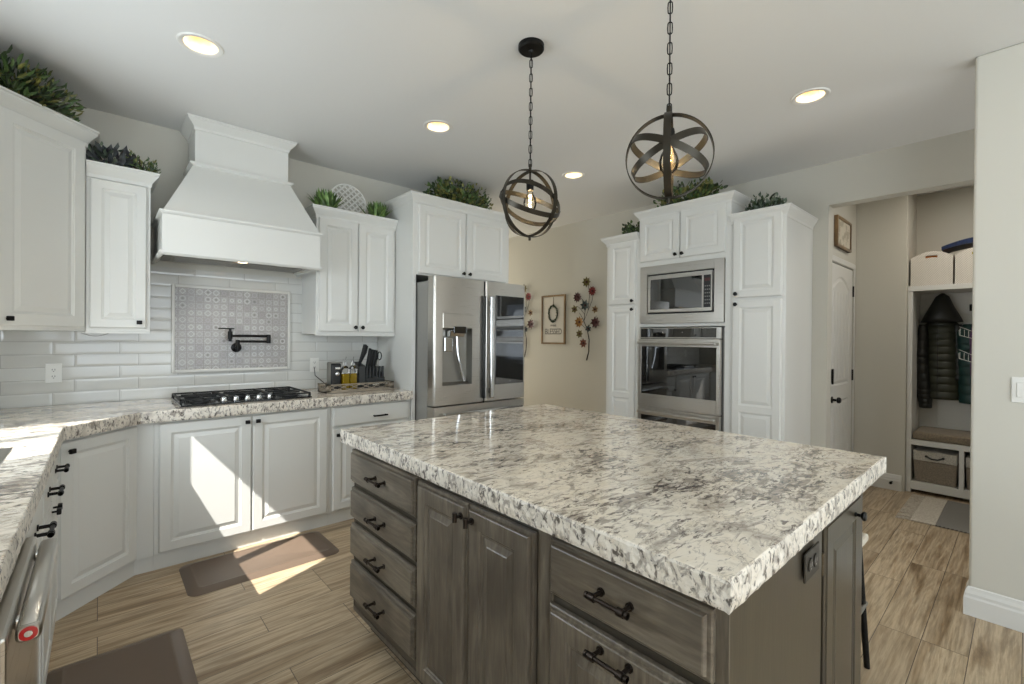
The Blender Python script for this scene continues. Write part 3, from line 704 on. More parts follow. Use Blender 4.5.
outlet('white double outlet in the subway tiles left of the cooktop', (-.2, 3.8805, 1.108), 0, M['white'])
outlet('white outlet in the tiles behind the can opener', (1.312, 3.8805, 1.11), 0, M['white'])
outlet('dark horizontal outlet on the end panel of the island', (1.335, .3575, .785), 0, mat('bronze plate', (52, 48, 42), .4, .4), True, dark=mat('slot grey', (150, 146, 138), .5))
e = thing('light_switch', 'white rocker light switch on the right-hand wall', 'light switch', (3.1995, -.012, 1.12), -90)
MB().box(-.058, .058, -.006, 0, -.06, .06).build('cover_plate', M['white'], e, bevel=.003)
for s in (-.024, .024): MB().box(s - .017, s + .017, -.010, -.006, -.034, .034).build('rocker', M['white'], e, bevel=.002)
o = MB().tube([(-.075 + .012 * i, 3.60, 1.349 - .017 * math.sin(PI * i / 10)) for i in range(11)], .0018, 6).build('under_cabinet_wire', M['steel2'], smooth=True); tag(o, 'thin grey wire drooping below the left wall cabinets', 'wire')

# ---- fridge enclosure
e = thing('fridge_cabinet', 'white cabinet with side panel enclosing the fridge', 'cabinet', (1.866, 3.275, 0))
MB().box(1.864, 1.895, 3.275, 3.885, 0, 2.48).build('side_panel', C, e, world=True, bevel=.002); MB().box(2.872, 2.885, 3.275, 3.885, 0, 2.48).build('side_panel', C, e, world=True, bevel=.002)
MB().box(1.8955, 2.8715, 3.275, 3.885, 1.848, 2.48).build('carcass', C, e, world=True)
for x, k in ((.045, .43), (.515, .025)): door(e, x, 1.858, .460, .56, C, knob=('round', k, .035))
crown(e, [(0, .605), (0, 0), (1.02, 0), (1.02, .605)], 2.495, h=.075, scale=.9)

# ---- refrigerator
e = thing('refrigerator', 'stainless french door refrigerator with water dispenser and black glass door panel', 'refrigerator', (2.38, 3.02, 0))
MB().box(1.908, 2.855, 3.115, 3.86, .02, 1.785).build('cabinet_body', M['fridge_side'], e, world=True, bevel=.006)
def fdoor(x0, x1, z0, z1, nm, r=.018):
    mb = MB(); N = 6; y0, y1 = 3.02, 3.105; pts = [(x0, y1)]
    for k in range(N + 1): a = PI / 2 * k / N; pts.append((x0 + r - r * math.cos(a), y0 + r - r * math.sin(a)))
    for k in range(N + 1): a = PI / 2 * k / N; pts.append((x1 - r + r * math.sin(a), y0 + r - r * math.cos(a)))
    pts.append((x1, y1)); return mb, pts
def dispenser_door():
    x0, x1, z0, z1 = 1.905, 2.398, .812, 1.816; hx0, hx1, hz0, hz1 = 1.985, 2.270, .965, 1.415
    mb, pts = fdoor(x0, x1, z0, z1, ''); y0 = 3.02
    # shell sides
    lo = [mb.v(x, y, z0) for x, y in pts]; hi = [mb.v(x, y, z1) for x, y in pts]; n = len(pts)
    # find the flat front edge (between index N+1 and N+2)
    fi = 7
    for i in range(n):
        if i == fi: continue
        mb._f([lo[i], lo[(i+1) % n], hi[(i+1) % n], hi[i]])
    mb._f(lo[::-1]); mb._f(hi)
    a, b, c, d = lo[fi], lo[fi+1], hi[fi+1], hi[fi]
    h = [mb.v(hx0, y0, hz0), mb.v(hx1, y0, hz0), mb.v(hx1, y0, hz1), mb.v(hx0, y0, hz1)]
    for i, (p, q) in enumerate(((a, b), (b, c), (c, d), (d, a))): mb._f([p, q, h[(i+1) % 4], h[i]])
    g = [mb.v(hx0 + .01, y0 + .065, hz0 + .02), mb.v(hx1 - .01, y0 + .065, hz0 + .02), mb.v(hx1 - .01, y0 + .065, hz1 - .01), mb.v(hx0 + .01, y0 + .065, hz1 - .01)]
    for i in range(4): mb._f([h[i], h[(i+1) % 4], g[(i+1) % 4], g[i]], 1)
    mb._f(g, 1); return mb
dd = dispenser_door().build('left_door', [M['steel'], M['steel2']], e, world=True, smooth=True, ang=60)
dp = MB(); dp.box(1.985, 2.270, 3.012, 3.0195, 1.416, 1.53); dp.build('dispenser_panel', M['steel'], dd, world=True, bevel=.003)
MB().box(2.08, 2.20, 3.004, 3.0115, 1.375, 1.43).build('display', M['glass_black'], dd, world=True, bevel=.003)
MB().loft([[(2.06, 3.03, 1.35), (2.20, 3.03, 1.35), (2.20, 3.07, 1.35), (2.06, 3.07, 1.35)], [(2.06, 3.01, 1.40), (2.20, 3.01, 1.40), (2.20, 3.07, 1.40), (2.06, 3.07, 1.40)]]).build('spout_block', M['chrome'], dd, world=True, bevel=.004)
MB().box(2.02, 2.10, 3.045, 3.075, 1.23, 1.345).build('ice_lever', M['chrome'], dd, world=True, bevel=.006)
MB().tube([(2.14, 3.055, 1.35), (2.145, 3.05, 1.22), (2.175, 3.05, 1.10), (2.215, 3.055, .99)], .011, 8).build('water_lever', M['chrome'], dd, world=True, smooth=True)
mb, pts = fdoor(2.408, 2.868, .812, 1.816, ''); rd = mb.prism(pts, .812, 1.816).build('right_door', M['steel'], e, world=True, smooth=True, ang=60)
MB().box(2.515, 2.840, 3.013, 3.0195, .945, 1.705).build('glass_panel', M['glass_black'], rd, world=True, bevel=.002)

cu = bpy.data.curves.new('t', 'FONT'); cu.body = 'LG'; cu.size = .018; cu.extrude = .0004; cu.align_x = 'CENTER'
def text_obj(name, cu, material, parent, loc, rz, world=True, sx=1.0):
    to = bpy.data.objects.new('tmp', cu); COL.objects.link(to); bpy.context.view_layer.update()
    me = bpy.data.meshes.new_from_object(to.evaluated_get(bpy.context.evaluated_depsgraph_get())); bpy.data.objects.remove(to)
    Mx = Matrix.Translation(loc) @ Matrix.Rotation(math.radians(rz), 4, 'Z') @ Matrix.Rotation(PI / 2, 4, 'X') @ Matrix.Diagonal((sx, 1, 1, 1))
    me.transform(wm(parent).inverted() @ Mx); me.materials.clear(); me.materials.append(material)
    o = bpy.data.objects.new(name, me); COL.objects.link(o); o.parent = parent; return o
text_obj('logo', cu, M['chrome'], rd, (2.68, 3.0125, .965), 0)
hn = MB(); hn.box(2.425, 2.470, 2.965, 2.990, .84, 1.69); hn = hn.build('handle', M['chrome'], rd, world=True, bevel=.010, seg=4)
for z in (.90, 1.63): MB().box(2.438, 2.458, 2.988, 3.0195, z - .02, z + .02).build('handle_mount', M['steel2'], hn, world=True, bevel=.003)
MB().box(2.3985, 2.4075, 3.028, 3.10, .80, 1.812).build('door_gasket', M['blackplastic'], e, world=True)
hn = MB(); hn.box(2.376, 2.394, 2.990, 3.0195, .84, 1.69); hn.build('handle', M['blackplastic'], dd, world=True, bevel=.006, seg=3)
for z0, z1 in ((.43, .800), (.05, .42)):
    mb, pts = fdoor(1.905, 2.868, z0, z1, ''); fd = mb.prism(pts, z0, z1).build('freezer_drawer', M['steel'], e, world=True, smooth=True, ang=60)
    h = MB(); h.box(1.98, 2.80, 2.965, 2.988, z1 - .075, z1 - .045); h.box(2.0, 2.03, 2.985, 3.0195, z1 - .07, z1 - .05).box(2.75, 2.78, 2.985, 3.0195, z1 - .07, z1 - .05); h.build('handle', M['chrome'], fd, world=True, bevel=.006, weld=False)
MB().box(1.93, 1.99, 3.05, 3.14, 1.8165, 1.822).box(2.80, 2.855, 3.05, 3.14, 1.8165, 1.822).build('hinge_cover', M['fridge_side'], e, world=True, bevel=.003, weld=False)

# ---- oven wall (faces -x): local x -> -y world
OX = 3.67
def tall(name, label, ya, yb_, z1, path_r, path_l, **k):
    e = thing(name, label, 'cabinet', (OX, ya, 0), -90); w = ya - yb_
    return e, w
D_ = XR - OX - .002
def toe(e, w, dark=C): pass
e, w = tall('tall_cabinet', 'slim white pantry cabinet left of the wall oven', 2.72, 2.365, 2.31, 0, 1)
MB().box(0, w, 0, D_, 0, 2.30).build('carcass', C, e, bevel=.002); crown(e, [(0, .60), (0, 0), (w, 0)], 2.315)
door(e, .035, 1.665, .292, .585, C, knob=('round', .268, .03), st=.05); door(e, .035, .11, .292, 1.535, C, split=.71, knob=('round', .268, 1.505), st=.05)
e, w = tall('oven_cabinet', 'tall white cabinet housing the microwave and wall oven', 2.3645, 1.5455, 2.5, 1, 1)
ob = MB()
q_ = .778
ob.box(0, .020, 0, D_, 0, 2.475).box(q_, w, 0, D_, 0, 2.475).box(.02, q_, 0, D_, 1.99, 2.475).box(.02, q_, 0, D_, 1.452, 1.480).box(.02, q_, 0, D_, 0, .20).box(.02, q_, D_ - .02, D_, .2, 1.99)
ob.build('carcass', C, e, bevel=.0015, weld=False)
crown(e, [(0, .60), (0, 0), (w, 0), (w, .60)], 2.495, h=.075, scale=.8)
door(e, .018, 2.035, .378, .39, C, knob=('round', .352, .03)); door(e, .405, 2.035, .378, .39, C, knob=('round', .026, .03)); 
e, w = tall('tall_cabinet', 'white pantry cabinet with stacked doors right of the wall oven', 1.545, 1.155, 2.31, 1, 0)
MB().box(0, w, 0, D_, 0, 2.30).build('carcass', C, e, bevel=.002); crown(e, [(0, 0), (w, 0), (w, .60)], 2.315, scale=.75)
door(e, .022, 1.665, .345, .635, C, knob=('round', .030, .03)); door(e, .022, .11, .345, 1.535, C, split=.71, knob=('round', .030, 1.505))

# microwave : local frame of oven cabinet
e = thing('microwave', 'built-in stainless microwave above the wall oven', 'microwave', (OX, 2.3445, 1.4815), -90)
w = .764; MB().box(.02, w - .02, .002, .45, .004, .50).build('housing', M['steel2'], e)
t_ = MB(); H = .507
for b in ((.008, .078, 0, H), (w - .082, w - .008, 0, H), (.078, w - .082, 0, .082), (.078, w - .082, H - .075, H)): t_.box(b[0], b[1], -.022, -.0005, b[2], b[3])
t_.build('trim_kit', M['steel'], e, bevel=.002)
MB().box(.0785, w - .0825, -.006, .002, .0825, H - .0755).build('recess', M['blackplastic'], e)
d = MB()
for b in ((.092, .115, .096, .418), (.585, .597, .096, .418), (.115, .585, .096, .122), (.115, .585, .385, .418)): d.box(b[0], b[1], -.030, -.0065, b[2], b[3])
d.box(.597, .668, -.030, -.0065, .385, .418).box(.597, .668, -.030, -.0065, .096, .122).box(.657, .668, -.030, -.0065, .122, .385)
d = d.build('door', M['steel'], e, bevel=.0015)
MB().box(.1155, .5845, -.0265, -.007, .1225, .3845).build('door_glass', M['glass_black'], d)
k_ = MB().box(.5975, .6565, -.0265, -.007, .1225, .3845).build('control_panel', M['blackplastic'], e)
Mbt = mat('button grey', (120, 120, 118), .5); kk = MB()
for i in range(6):
    for j in range(3): kk.box(.606 + j * .017, .616 + j * .017, -.0275, -.0266, .15 + i * .028, .160 + i * .028)
kk.build('buttons', Mbt, k_, weld=False); MB().box(.604, .652, -.0275, -.0266, .335, .36).build('display', mat('display', (70, 26, 22), .3), k_)
# wall oven
e = thing('wall_oven', 'stainless double wall oven with dark glass windows', 'oven', (OX, 2.3445, .21), -90)
w = .768; z = lambda q: q - .21
MB().box(.012, w - .012, .002, .55, .005, 1.23).build('housing', M['fridge_side'], e)
MB().box(.010, w - .020, -.012, -.0005, .002, z(1.444)).build('surround', M['blackplastic'], e)
cp = MB().box(.012, w - .022, -.034, -.0125, z(1.352), z(1.442)).build('control_panel', M['steel'], e, bevel=.002)
MB().box(.030, w - .060, -.0365, -.0345, z(1.360), z(1.436)).build('display_glass', M['glass_black'], cp)
for x in (.24, .42): MB().box(x, x + .006, -.0372, -.0366, z(1.40), z(1.406)).build('indicator', M['white'], cp)
def ovdoor(z0, z1):
    d = MB(); d.box(.012, .042, -.050, -.0125, z0, z1).box(w - .052, w - .022, -.050, -.0125, z0, z1).box(.042, w - .052, -.050, -.0125, z0, z0 + .115).box(.042, w - .052, -.050, -.0125, z1 - .065, z1)
    d = d.build('oven_door', M['steel'], e, bevel=.002)
    MB().box(.0425, w - .0525, -.045, -.015, z0 + .1155, z1 - .0655).build('door_window', M['glass_black'], d)
    h = MB(); h.box(.03, w - .04, -.105, -.078, z1 - .045, z1 - .020); h = h.build('handle', M['steel'], d, bevel=.009, seg=3)
    for x in (.05, w - .085): MB().box(x, x + .025, -.079, -.0505, z1 - .042, z1 - .024).build('handle_mount', M['steel2'], h)
ovdoor(z(.745), z(1.345)); ovdoor(z(.225), z(.738))

# ---------------------------------------------------------------- island
IX, IY0, IY1, IXR = .864, .362, 2.018, 1.90     # face plane x, ends, back
e = thing('kitchen_island', 'grey-brown stained wooden kitchen island with drawers and doors', 'kitchen island', (IX, IY1, 0), -90)
ib = MB(); ib.box(IX, 1.448, IY0, IY1, .11, .866).box(1.88, IXR, IY0 + .02, IY1, .11, .866).box(1.455, 1.88, IY0 + .5, IY1, .11, .866).box(1.455, 1.88, IY0 + .02, IY0 + .5, .11, .13).box(1.455, 1.88, IY0 + .02, IY0 + .5, .83, .866)
ib.box(1.47, IXR, IY0 - .002, IY0 + .019, .835, .866).box(1.869, IXR, IY0 - .002, IY0 + .019, .11, .834)
ib.build('carcass', M['wood_shaded'], e, world=True, weld=False)
MB().box(IX + .07, IXR - .05, IY0 + .06, IY1 - .02, .0, .11).build('toe_kick', mat('toe kick dark', (58, 53, 46), .6), e, world=True)
ff = MB()
for y0, y1 in ((IY0 - .004, .383), (.798, .85), (1.44, 1.452), (2.014, IY1)): ff.box(IX - .003, IX, y0, y1, .11, .866)
ff.box(IX - .003, IX, IY0, IY1, .842, .866).box(IX - .003, IX, IY0, IY1, .11, .128)
ff.build('face_frame', M['wood_v'], e, world=True, weld=False)
WV, WH = M['wood_v'], M['wood_h']
lx = lambda y: IY1 - y          # local x of a world y
for z0, z1 in ((.694, .838), (.535, .669), (.368, .509), (.178, .341)):
    door(e, lx(2.013), z0, .560, z1 - z0, WH, name='drawer', flat=True, t=.024, y=-.004, step=True, knob=('bar118', .30, (z1 - z0) * .52))
door(e, lx(1.438), .135, .300, .697, WV, st=.062, t=.024, y=-.004, step=True, knob=('tee', .276, .655)); door(e, lx(1.134), .135, .282, .697, WV, st=.062, t=.024, y=-.004, step=True, knob=('tee', .028, .655))
dr = door(e, lx(.795), .702, .413, .138, WH, name='drawer', flat=True, t=.024, y=-.004, step=True, knob=('bar110', .205, .075))
door(e, lx(.795), .135, .413, .540, WV, name='drawer', st=.062, t=.024, y=-.004, step=True, knob=('bar110', .205, .512))
# slightly open door on the end (faces -y)
ed = panel_mesh(.380, .715, [(.062, .323, .062, .653)], .022).build('door', M['wood_shaded'], e)
inv = wm(e).inverted(); ed.matrix_parent_inverse = inv; ed.location = (1.487, IY0 + .0185, .118)
hardware(ed, 'round', .305, .672, -.022)
MB().cyl((1.478, IY0 + .006, .70), (1.478, IY0 + .006, .76), .005, 10).build('hinge', mat('hinge brass', (84, 76, 62), .4, .8), e, world=True, smooth=True)
# stool at the far end of the island
e = thing('bar_stool', 'black splayed-leg bar stool with a pale seat at the end of the island', 'stool', (2.16, .64, 0))
sx0, sx1, sy0, sy1 = 2.0, 2.36, .425, .78
MB().box(sx0, sx1, sy0, sy1, .52, .55).build('seat', mat('pale seat', (196, 188, 172), .6), e, world=True, bevel=.008)
for ax, bx_ in ((sx0 + .03, sx0 - .03), (sx1 - .03, sx1 + .03)):
    for ay, by2 in ((sy0 + .03, sy0 - .02), (sy1 - .03, sy1 + .03)): MB().cyl((ax, ay, .52), (bx_ + (.03 if bx_ < 2.1 else -.035), by2 + (.02 if by2 < .6 else -.02), .0), .013, 10, .011).build('leg', M['black'], e, world=True, smooth=True)
for z in (.26,): 
    MB().cyl((sx0 - .005, sy0 + .008, z), (sx1 + .005, sy0 + .008, z), .008, 8).build('footrest', M['steel2'], e, world=True); MB().cyl((sx0 - .005, sy1 - .002, z), (sx1 + .005, sy1 - .002, z), .008, 8).build('footrest', M['steel2'], e, world=True)

# ---------------------------------------------------------------- mats, rug
Mmat = mat('brown leatherette', (100, 85, 72), .4); t = NT(Mmat); t.bump(t.noise(t.coord(), 240, 3), .15, .002)
def floormat(label, x0, x1, y0, y1, z=.001, r=.05):
    e = thing('floor_mat', label, 'mat', ((x0 + x1) / 2, (y0 + y1) / 2, 0))
    def rr(ins, zz, rad):
        p = []
        for cx, cy, a0 in ((x1 - ins - rad, y1 - ins - rad, 0), (x0 + ins + rad, y1 - ins - rad, 90), (x0 + ins + rad, y0 + ins + rad, 180), (x1 - ins - rad, y0 + ins + rad, 270)):
            for k in range(7): a = math.radians(a0 + 15 * k); p.append((cx + rad * math.cos(a), cy + rad * math.sin(a), zz))
        return p
    mb = MB(); mb.loft([rr(0, z, r), rr(.002, z + .003, r), rr(.045, z + .016, r * .6), rr(.05, z + .017, r * .5), rr(.053, z + .0155, r * .5)])
    mb.build('cushion', Mmat, e, world=True, smooth=True, ang=50); return e
floormat('brown anti-fatigue mat on the floor in front of the cooktop cabinets', .345, 1.13, 2.83, 3.26)
floormat('dark brown anti-fatigue mat at the lower left beside the dishwasher', -.15, .29, 1.60, 2.575, r=.022)
e = thing('hall_rug', 'woven grey and cream rug with fringe in front of the hall bench', 'rug', (4.98, 0, 0))
Mg = mat('grey weave', (130, 126, 120), .95); t = NT(Mg); ck = t.n('TexChecker', {'Vector': t.coord(), 'Scale': 90.0}); t.col(t.mix(ck.outputs[1], (150, 147, 140), (98, 95, 92))); t.bump(ck.outputs[1], .4, .004)
Mc = cloth('cream weave', (206, 198, 184), (180, 170, 154), 80)
MB().box(4.53, 5.32, -.55, .43, .0015, .010).build('woven_field', Mg, e, world=True, bevel=.003); MB().box(4.53, 5.32, .4305, .57, .0015, .010).build('cream_border', Mc, e, world=True, bevel=.003)
fr = MB(); random.seed(4)
for k in range(38):
    x = 4.54 + k * .0207; fr.tube([(x, .57, .006), (x + random.uniform(-.01, .01), .61, .006), (x + random.uniform(-.025, .025), .655, .005)], .004, 5)
tag(fr.build('fringe', Mc, e, world=True), kind='stuff')

# ---------------------------------------------------------------- ceiling lights
def downlight(x, y, label, en=7):
    e = thing('ceiling_light', label, 'ceiling light', (x, y, CEIL), 0, None)
    MB().lathe([(.070, -.001), (.076, -.006), (.092, -.006), (.097, -.0005), (.070, -.0005)], (0, 0, 0), 40, closed=True).build('trim_ring', M['white'], e, smooth=True)
    MB().lathe([(.070, -.001), (.073, .001), (.054, .095), (.050, .095)], (0, 0, 0), 40, closed=True).build('baffle', M['baffle'], e, smooth=True)
    MB().lathe([(.0, .090), (.0515, .090), (.0515, .098), (0, .098)], (0, 0, 0), 32).build('lens', M['lamp'], e, smooth=False)
    d = bpy.data.lights.new('downlight', 'SPOT'); o = bpy.data.objects.new('downlight', d); COL.objects.link(o); d.energy = en; d.spot_size = 2.3; d.spot_blend = .9; d.color = (1, .9, .76); d.shadow_soft_size = .045; o.location = (x, y, CEIL + .082)
downlight(.362, 2.674, 'round recessed ceiling light nearest the range hood, left of it'); downlight(1.674, 2.623, 'round recessed ceiling light in front of the fridge cabinet')
downlight(3.023, 2.602, 'round recessed ceiling light between the two pendants, smallest of the four'); downlight(3.034, .84, 'round recessed ceiling light on the right near the oven wall')

# ---------------------------------------------------------------- pendants
Mband = mat('aged bronze', (58, 54, 46), .38, .75)
def pendant(label, x, y, zc, R, rot, tilts, verts_):
    e = thing('pendant_lamp', label, 'pendant lamp', (x, y, CEIL))
    MB().lathe([(.0, -.0005), (.062, -.0005), (.062, -.020), (.056, -.026), (.012, -.027), (.008, -.036), (0, -.036)], (0, 0, 0), 28).build('canopy', M['black'], e, smooth=True)
    zc_ = zc - CEIL; top = zc_ + R; ch = MB(); z = -.034; k = 0
    while z > top + .035:
        M4 = Matrix.Translation((0, 0, z - .020)) @ Matrix.Rotation(PI / 2 * (k % 2) + .6, 4, 'Z')
        ch.tube([M4 @ Vector((.0075 * math.cos(a), 0, .0125 * (1 if math.sin(a) > 0 else -1) * (abs(math.sin(a)) > .3) + .0075 * math.sin(a))) for a in [2*PI*i/12 for i in range(12)]], .0021, 6, closed=True); z -= .034; k += 1
    ch.cyl((0, 0, -.03), (0, 0, top), .0022, 6)
    ch.build('chain', M['black'], e, smooth=True, weld=False)
    bands = MB(); wd, th = .0115, .0016
    def band(Mx, r):
        N = 64; rings = []
        for i in range(N + 1):
            a = 2 * PI * i / N; c, s_ = math.cos(a), math.sin(a)
            rings.append([Mx @ Vector(((r + dr) * c, (r + dr) * s_, dz)) for dr, dz in ((-th, -wd), (th, -wd), (th, wd), (-th, wd))])
        m_ = MB(); m_.loft(rings, False, False); return m_
    T = Matrix.Translation((0, 0, zc_)); Rz = Matrix.Rotation(math.radians(rot), 4, 'Z')
    for i, v_ in enumerate(verts_): band(T @ Rz @ Matrix.Rotation(math.radians(v_), 4, 'Z') @ Matrix.Rotation(PI / 2, 4, 'X'), R - i * .0035).build('vertical_band', Mband, e, smooth=True)
    for i, (ta, tb) in enumerate(tilts): band(T @ Rz @ Matrix.Rotation(math.radians(ta), 4, 'Y') @ Matrix.Rotation(math.radians(tb), 4, 'X'), R - .008 - i * .0035).build('tilted_band', Mband, e, smooth=True)
    MB().cyl((0, 0, top - .004), (0, 0, top + .03), .007, 10).cyl((0, 0, top - .05), (0, 0, top), .005, 10).cyl((0, 0, zc_ - R - .018), (0, 0, zc_ - R + .004), .006, 10).build('finial', Mband, e, smooth=True, weld=False)
    MB().lathe([(.0, 0), (.017, -.002), (.019, -.012), (.017, -.05), (.0, -.052)], (0, 0, top - .045), 18).build('lamp_socket', M['black'], e, smooth=True)
    zb = top - .095; b = MB(); b.lathe([(.013, 0), (.015, -.015), (.027, -.040), (.032, -.062), (.028, -.085), (.015, -.100), (0, -.104)], (0, 0, zb), 22); bo = b.build('light_bulb', M['bulb'], e, smooth=True)
    fm = MB(); fm.tube([(.007 * math.cos(j * 1.9), .007 * math.sin(j * 1.9), zb - .020 - .0062 * j) for j in range(10)], .0011, 5); fm.build('filament', M['filament'], bo, smooth=True)
    d = bpy.data.lights.new('bulb', 'POINT'); o = bpy.data.objects.new('bulb_light', d); COL.objects.link(o); d.energy = 1.6; d.color = (1, .82, .55); d.shadow_soft_size = .006; o.location = (x, y, CEIL + zb - .05)
    return e
mb_ = bpy.data.materials.new('bulb glass'); mb_.use_nodes = True; nt = mb_.node_tree; nt.nodes.clear()
o_ = nt.nodes.new('ShaderNodeOutputMaterial'); mx = nt.nodes.new('ShaderNodeMixShader'); tr = nt.nodes.new('ShaderNodeBsdfTransparent'); gl = nt.nodes.new('ShaderNodeBsdfGlossy'); lw = nt.nodes.new('ShaderNodeLayerWeight')
tr.inputs[0].default_value = (1, .95, .86, 1); gl.inputs['Roughness'].default_value = .03; lw.inputs[0].default_value = .25
nt.links.new(lw.outputs['Fresnel'], mx.inputs[0]); nt.links.new(tr.outputs[0], mx.inputs[1]); nt.links.new(gl.outputs[0], mx.inputs[2]); nt.links.new(mx.outputs[0], o_.inputs[0]); M['bulb'] = mb_
pendant('smaller-looking open globe pendant hanging nearer the fridge', 1.537, 1.595, 1.986, .158, -43.8, ((20, 26), (20, -22)), (40, -40))
pendant('larger-looking open globe pendant hanging nearer the ovens', 1.421, .806, 1.953, .139, -60.9, ((25, 0), (-25, 0)), (0, 88))

# ---------------------------------------------------------------- wall decor on the oven wall, beyond
e = thing('wall_sign', 'wooden framed sign reading BLESSED with a small wreath', 'sign', (XR, 3.985, 1.58), -90)
Mfr = wood('frame oak', True, (132, 102, 64), (172, 140, 98)); WW, HH = .405, .615
MB().box(-WW / 2 + .014, WW / 2 - .014, -.010, -.002, -HH / 2 + .014, HH / 2 - .014).build('backing', mat('sign white', (206, 201, 190), .7), e)
f = MB()
for b in ((-WW/2, -WW/2 + .02, -HH/2, HH/2), (WW/2 - .02, WW/2, -HH/2, HH/2), (-WW/2 + .02, WW/2 - .02, -HH/2, -HH/2 + .02), (-WW/2 + .02, WW/2 - .02, HH/2 - .02, HH/2)): f.box(b[0], b[1], -.024, -.001, b[2], b[3])
f.build('frame', Mfr, e, bevel=.002)
wr = MB(); random.seed(8)
for k in range(150):
    a = 2 * PI * k / 150; c = Vector((.0 + .072 * math.cos(a), -.018, .075 + .100 * math.sin(a))); d = Vector((random.uniform(-1, 1), random.uniform(-.5, .1), random.uniform(-1, 1))).normalized() * .026; n = d.orthogonal().normalized() * .007
    wr._f([wr.v(c - d * .4), wr.v(c + n), wr.v(c + d), wr.v(c - n)])
wr.tube([(.072 * math.cos(a), -.016, .075 + .100 * math.sin(a)) for a in [2*PI*i/32 for i in range(32)]], .0045, 6, closed=True)
wr.build('wreath', M['leaf_dark'], e, weld=False); MB().box(-.002, .002, -.014, -.0105, .178, .285).build('hanging_string', M['stem'], e)
Mtx = mat('sign lettering', (96, 93, 88), .7)
for body, size, z, sx in (('BLESSED', .105, -.185, .74), ('simply', .040, -.082, 1.0)):
    cu = bpy.data.curves.new('t', 'FONT'); cu.body = body; cu.size = size; cu.extrude = .0008; cu.align_x = 'CENTER'
    text_obj('lettering', cu, Mtx, e, (XR - .0112, 3.985, 1.58 + z), -90, sx=sx)
def flower(mb, c, r, n, mi, ph=0, cup=.25):
    for k in range(n):
        a = 2 * PI * k / n + ph; d = Vector((math.cos(a), 0, math.sin(a))); s_ = Vector((-d.z, 0, d.x)); c_ = Vector(c)
        q = [c_, c_ + d * r * .5 + s_ * r * .30 + Vector((0, -r * cup * .6, 0)), c_ + d * r + Vector((0, -r * cup, 0)), c_ + d * r * .5 - s_ * r * .30 + Vector((0, -r * cup * .6, 0))]
        back = [p + Vector((0, .002, 0)) for p in q]
        A = [mb.v(p) for p in q]; B = [mb.v(p) for p in back]; mb._f(A, mi); mb._f(B[::-1], mi)
        for i in range(4): mb._f([A[i], A[(i+1) % 4], B[(i+1) % 4], B[i]], mi)
FM = [mat('flower ' + n_, c_, .45, .35) for n_, c_ in (('olive', (86, 78, 32)), ('red', (100, 16, 16)), ('maroon', (58, 18, 20)), ('teal', (44, 58, 60)), ('ochre', (128, 90, 36)), ('tan', (130, 106, 72)), ('rust', (96, 46, 28)))]
def metal_flowers(label, yc, mirror=1, cut=None):
    e = thing('metal_flower_decor', label, 'wall decor', (XR, yc, 1.55), -90)
    st = MB(); pts = [(0.015, -.46), (.045, -.36), (.05, -.22), (.02, -.10), (-.03, 0.0), (-.02, .08)]
    P3 = lambda L: [(mirror * x, -.020, z) for x, z in L]
    st.tube(P3(pts), .006, 7, [.008, .007, .006, .005, .004, .003])
    for L in ([(.02, -.10), (.075, -.02), (.13, .02), (.15, .06)], [(-.03, 0), (.03, .12), (.09, .24), (.10, .34)], [(-.03, 0), (-.07, .06), (-.10, .10)], [(-.02, .08), (-.0, .2), (-.08, .28), (-.12, .30)], [(.03, .12), (.05, .30), (.03, .42)], [(-.02, .08), (-.10, .16), (-.14, .18)], [(.02, -.10), (-.04, -.06), (-.06, -.04)]): st.tube(P3(L), .0025, 5)
    st.build('stems', mat('iron stem', (44, 38, 32), .5, .6), e, smooth=True)
    for i, (x, z, r, n, mi) in enumerate(((.02, .435, .06, 8, 0), (.105, .325, .055, 10, 1), (-.115, .265, .06, 10, 2), (.0, .165, .065, 7, 3), (-.16, .125, .05, 6, 0), (.145, .11, .045, 6, 5), (-.085, -.03, .065, 9, 4), (.155, -.04, .065, 8, 2), (.05, -.11, .045, 6, 3), (-.08, -.17, .05, 7, 0), (-.02, -.28, .055, 7, 6))):
        fb = MB(); r *= 1.08; flower(fb, (mirror * x, -.03, z + .02), r, n, 0, i * .7); flower(fb, (mirror * x, -.036, z + .02), r * .62, n, 0, i * .7 + .3, .1)
        fb.mi = 1; fb.lathe([(.014, 0), (.010, -.008), (0, -.010)], (mirror * x, -.040, z + .02), 8, 'y'); fb.build('flower', [FM[mi], FM[2]], e, weld=False)
metal_flowers('painted metal flower wall decor right of the framed sign', 3.455); metal_flowers('painted metal flower wall decor partly hidden behind the fridge, left of the sign', 4.515)

# ---------------------------------------------------------------- hall
e = tag(MB().box(4.46, 5.27, 1.10, 1.105, 0, 2.01).build('door_1', M['trim']), kind='structure'); bpy.data.objects.remove(e)
mb = panel_mesh(.80, 2.0, [(.11, .69, .12, .82), (.11, .69, .95, 1.90)], .035, arch=.10)
for k in range(7): pass
dr1 = mb.build('door_1', M['trim'], loc=(4.465, 1.128, .005)); tag(dr1, kind='structure')
gr = MB()
for k in range(1, 6):
    x = .11 + .58 * k / 6
    gr.box(x - .003, x + .003, -.036, -.0335, .18, .76).box(x - .003, x + .003, -.036, -.0335, 1.01, 1.76)
gr.build('panel_bead', M['trim'], dr1, weld=False)
MB().lathe([(.028, 0), (.028, -.006), (.010, -.010), (.010, -.035), (.024, -.042), (.026, -.055), (.018, -.066), (0, -.068)], (.14, -.035, .84), 20, 'y').build('door_knob', M['black'], dr1, smooth=True)
MB().box(.128, .152, -.048, -.035, .97, 1.10).build('deadbolt_plate', M['black'], dr1, bevel=.003)
for z in (.25, 1.02, 1.80): MB().box(.795, .815, -.046, -.030, z - .05, z + .05).build('door_hinge', M['black'], dr1)
tr_ = MB(); 
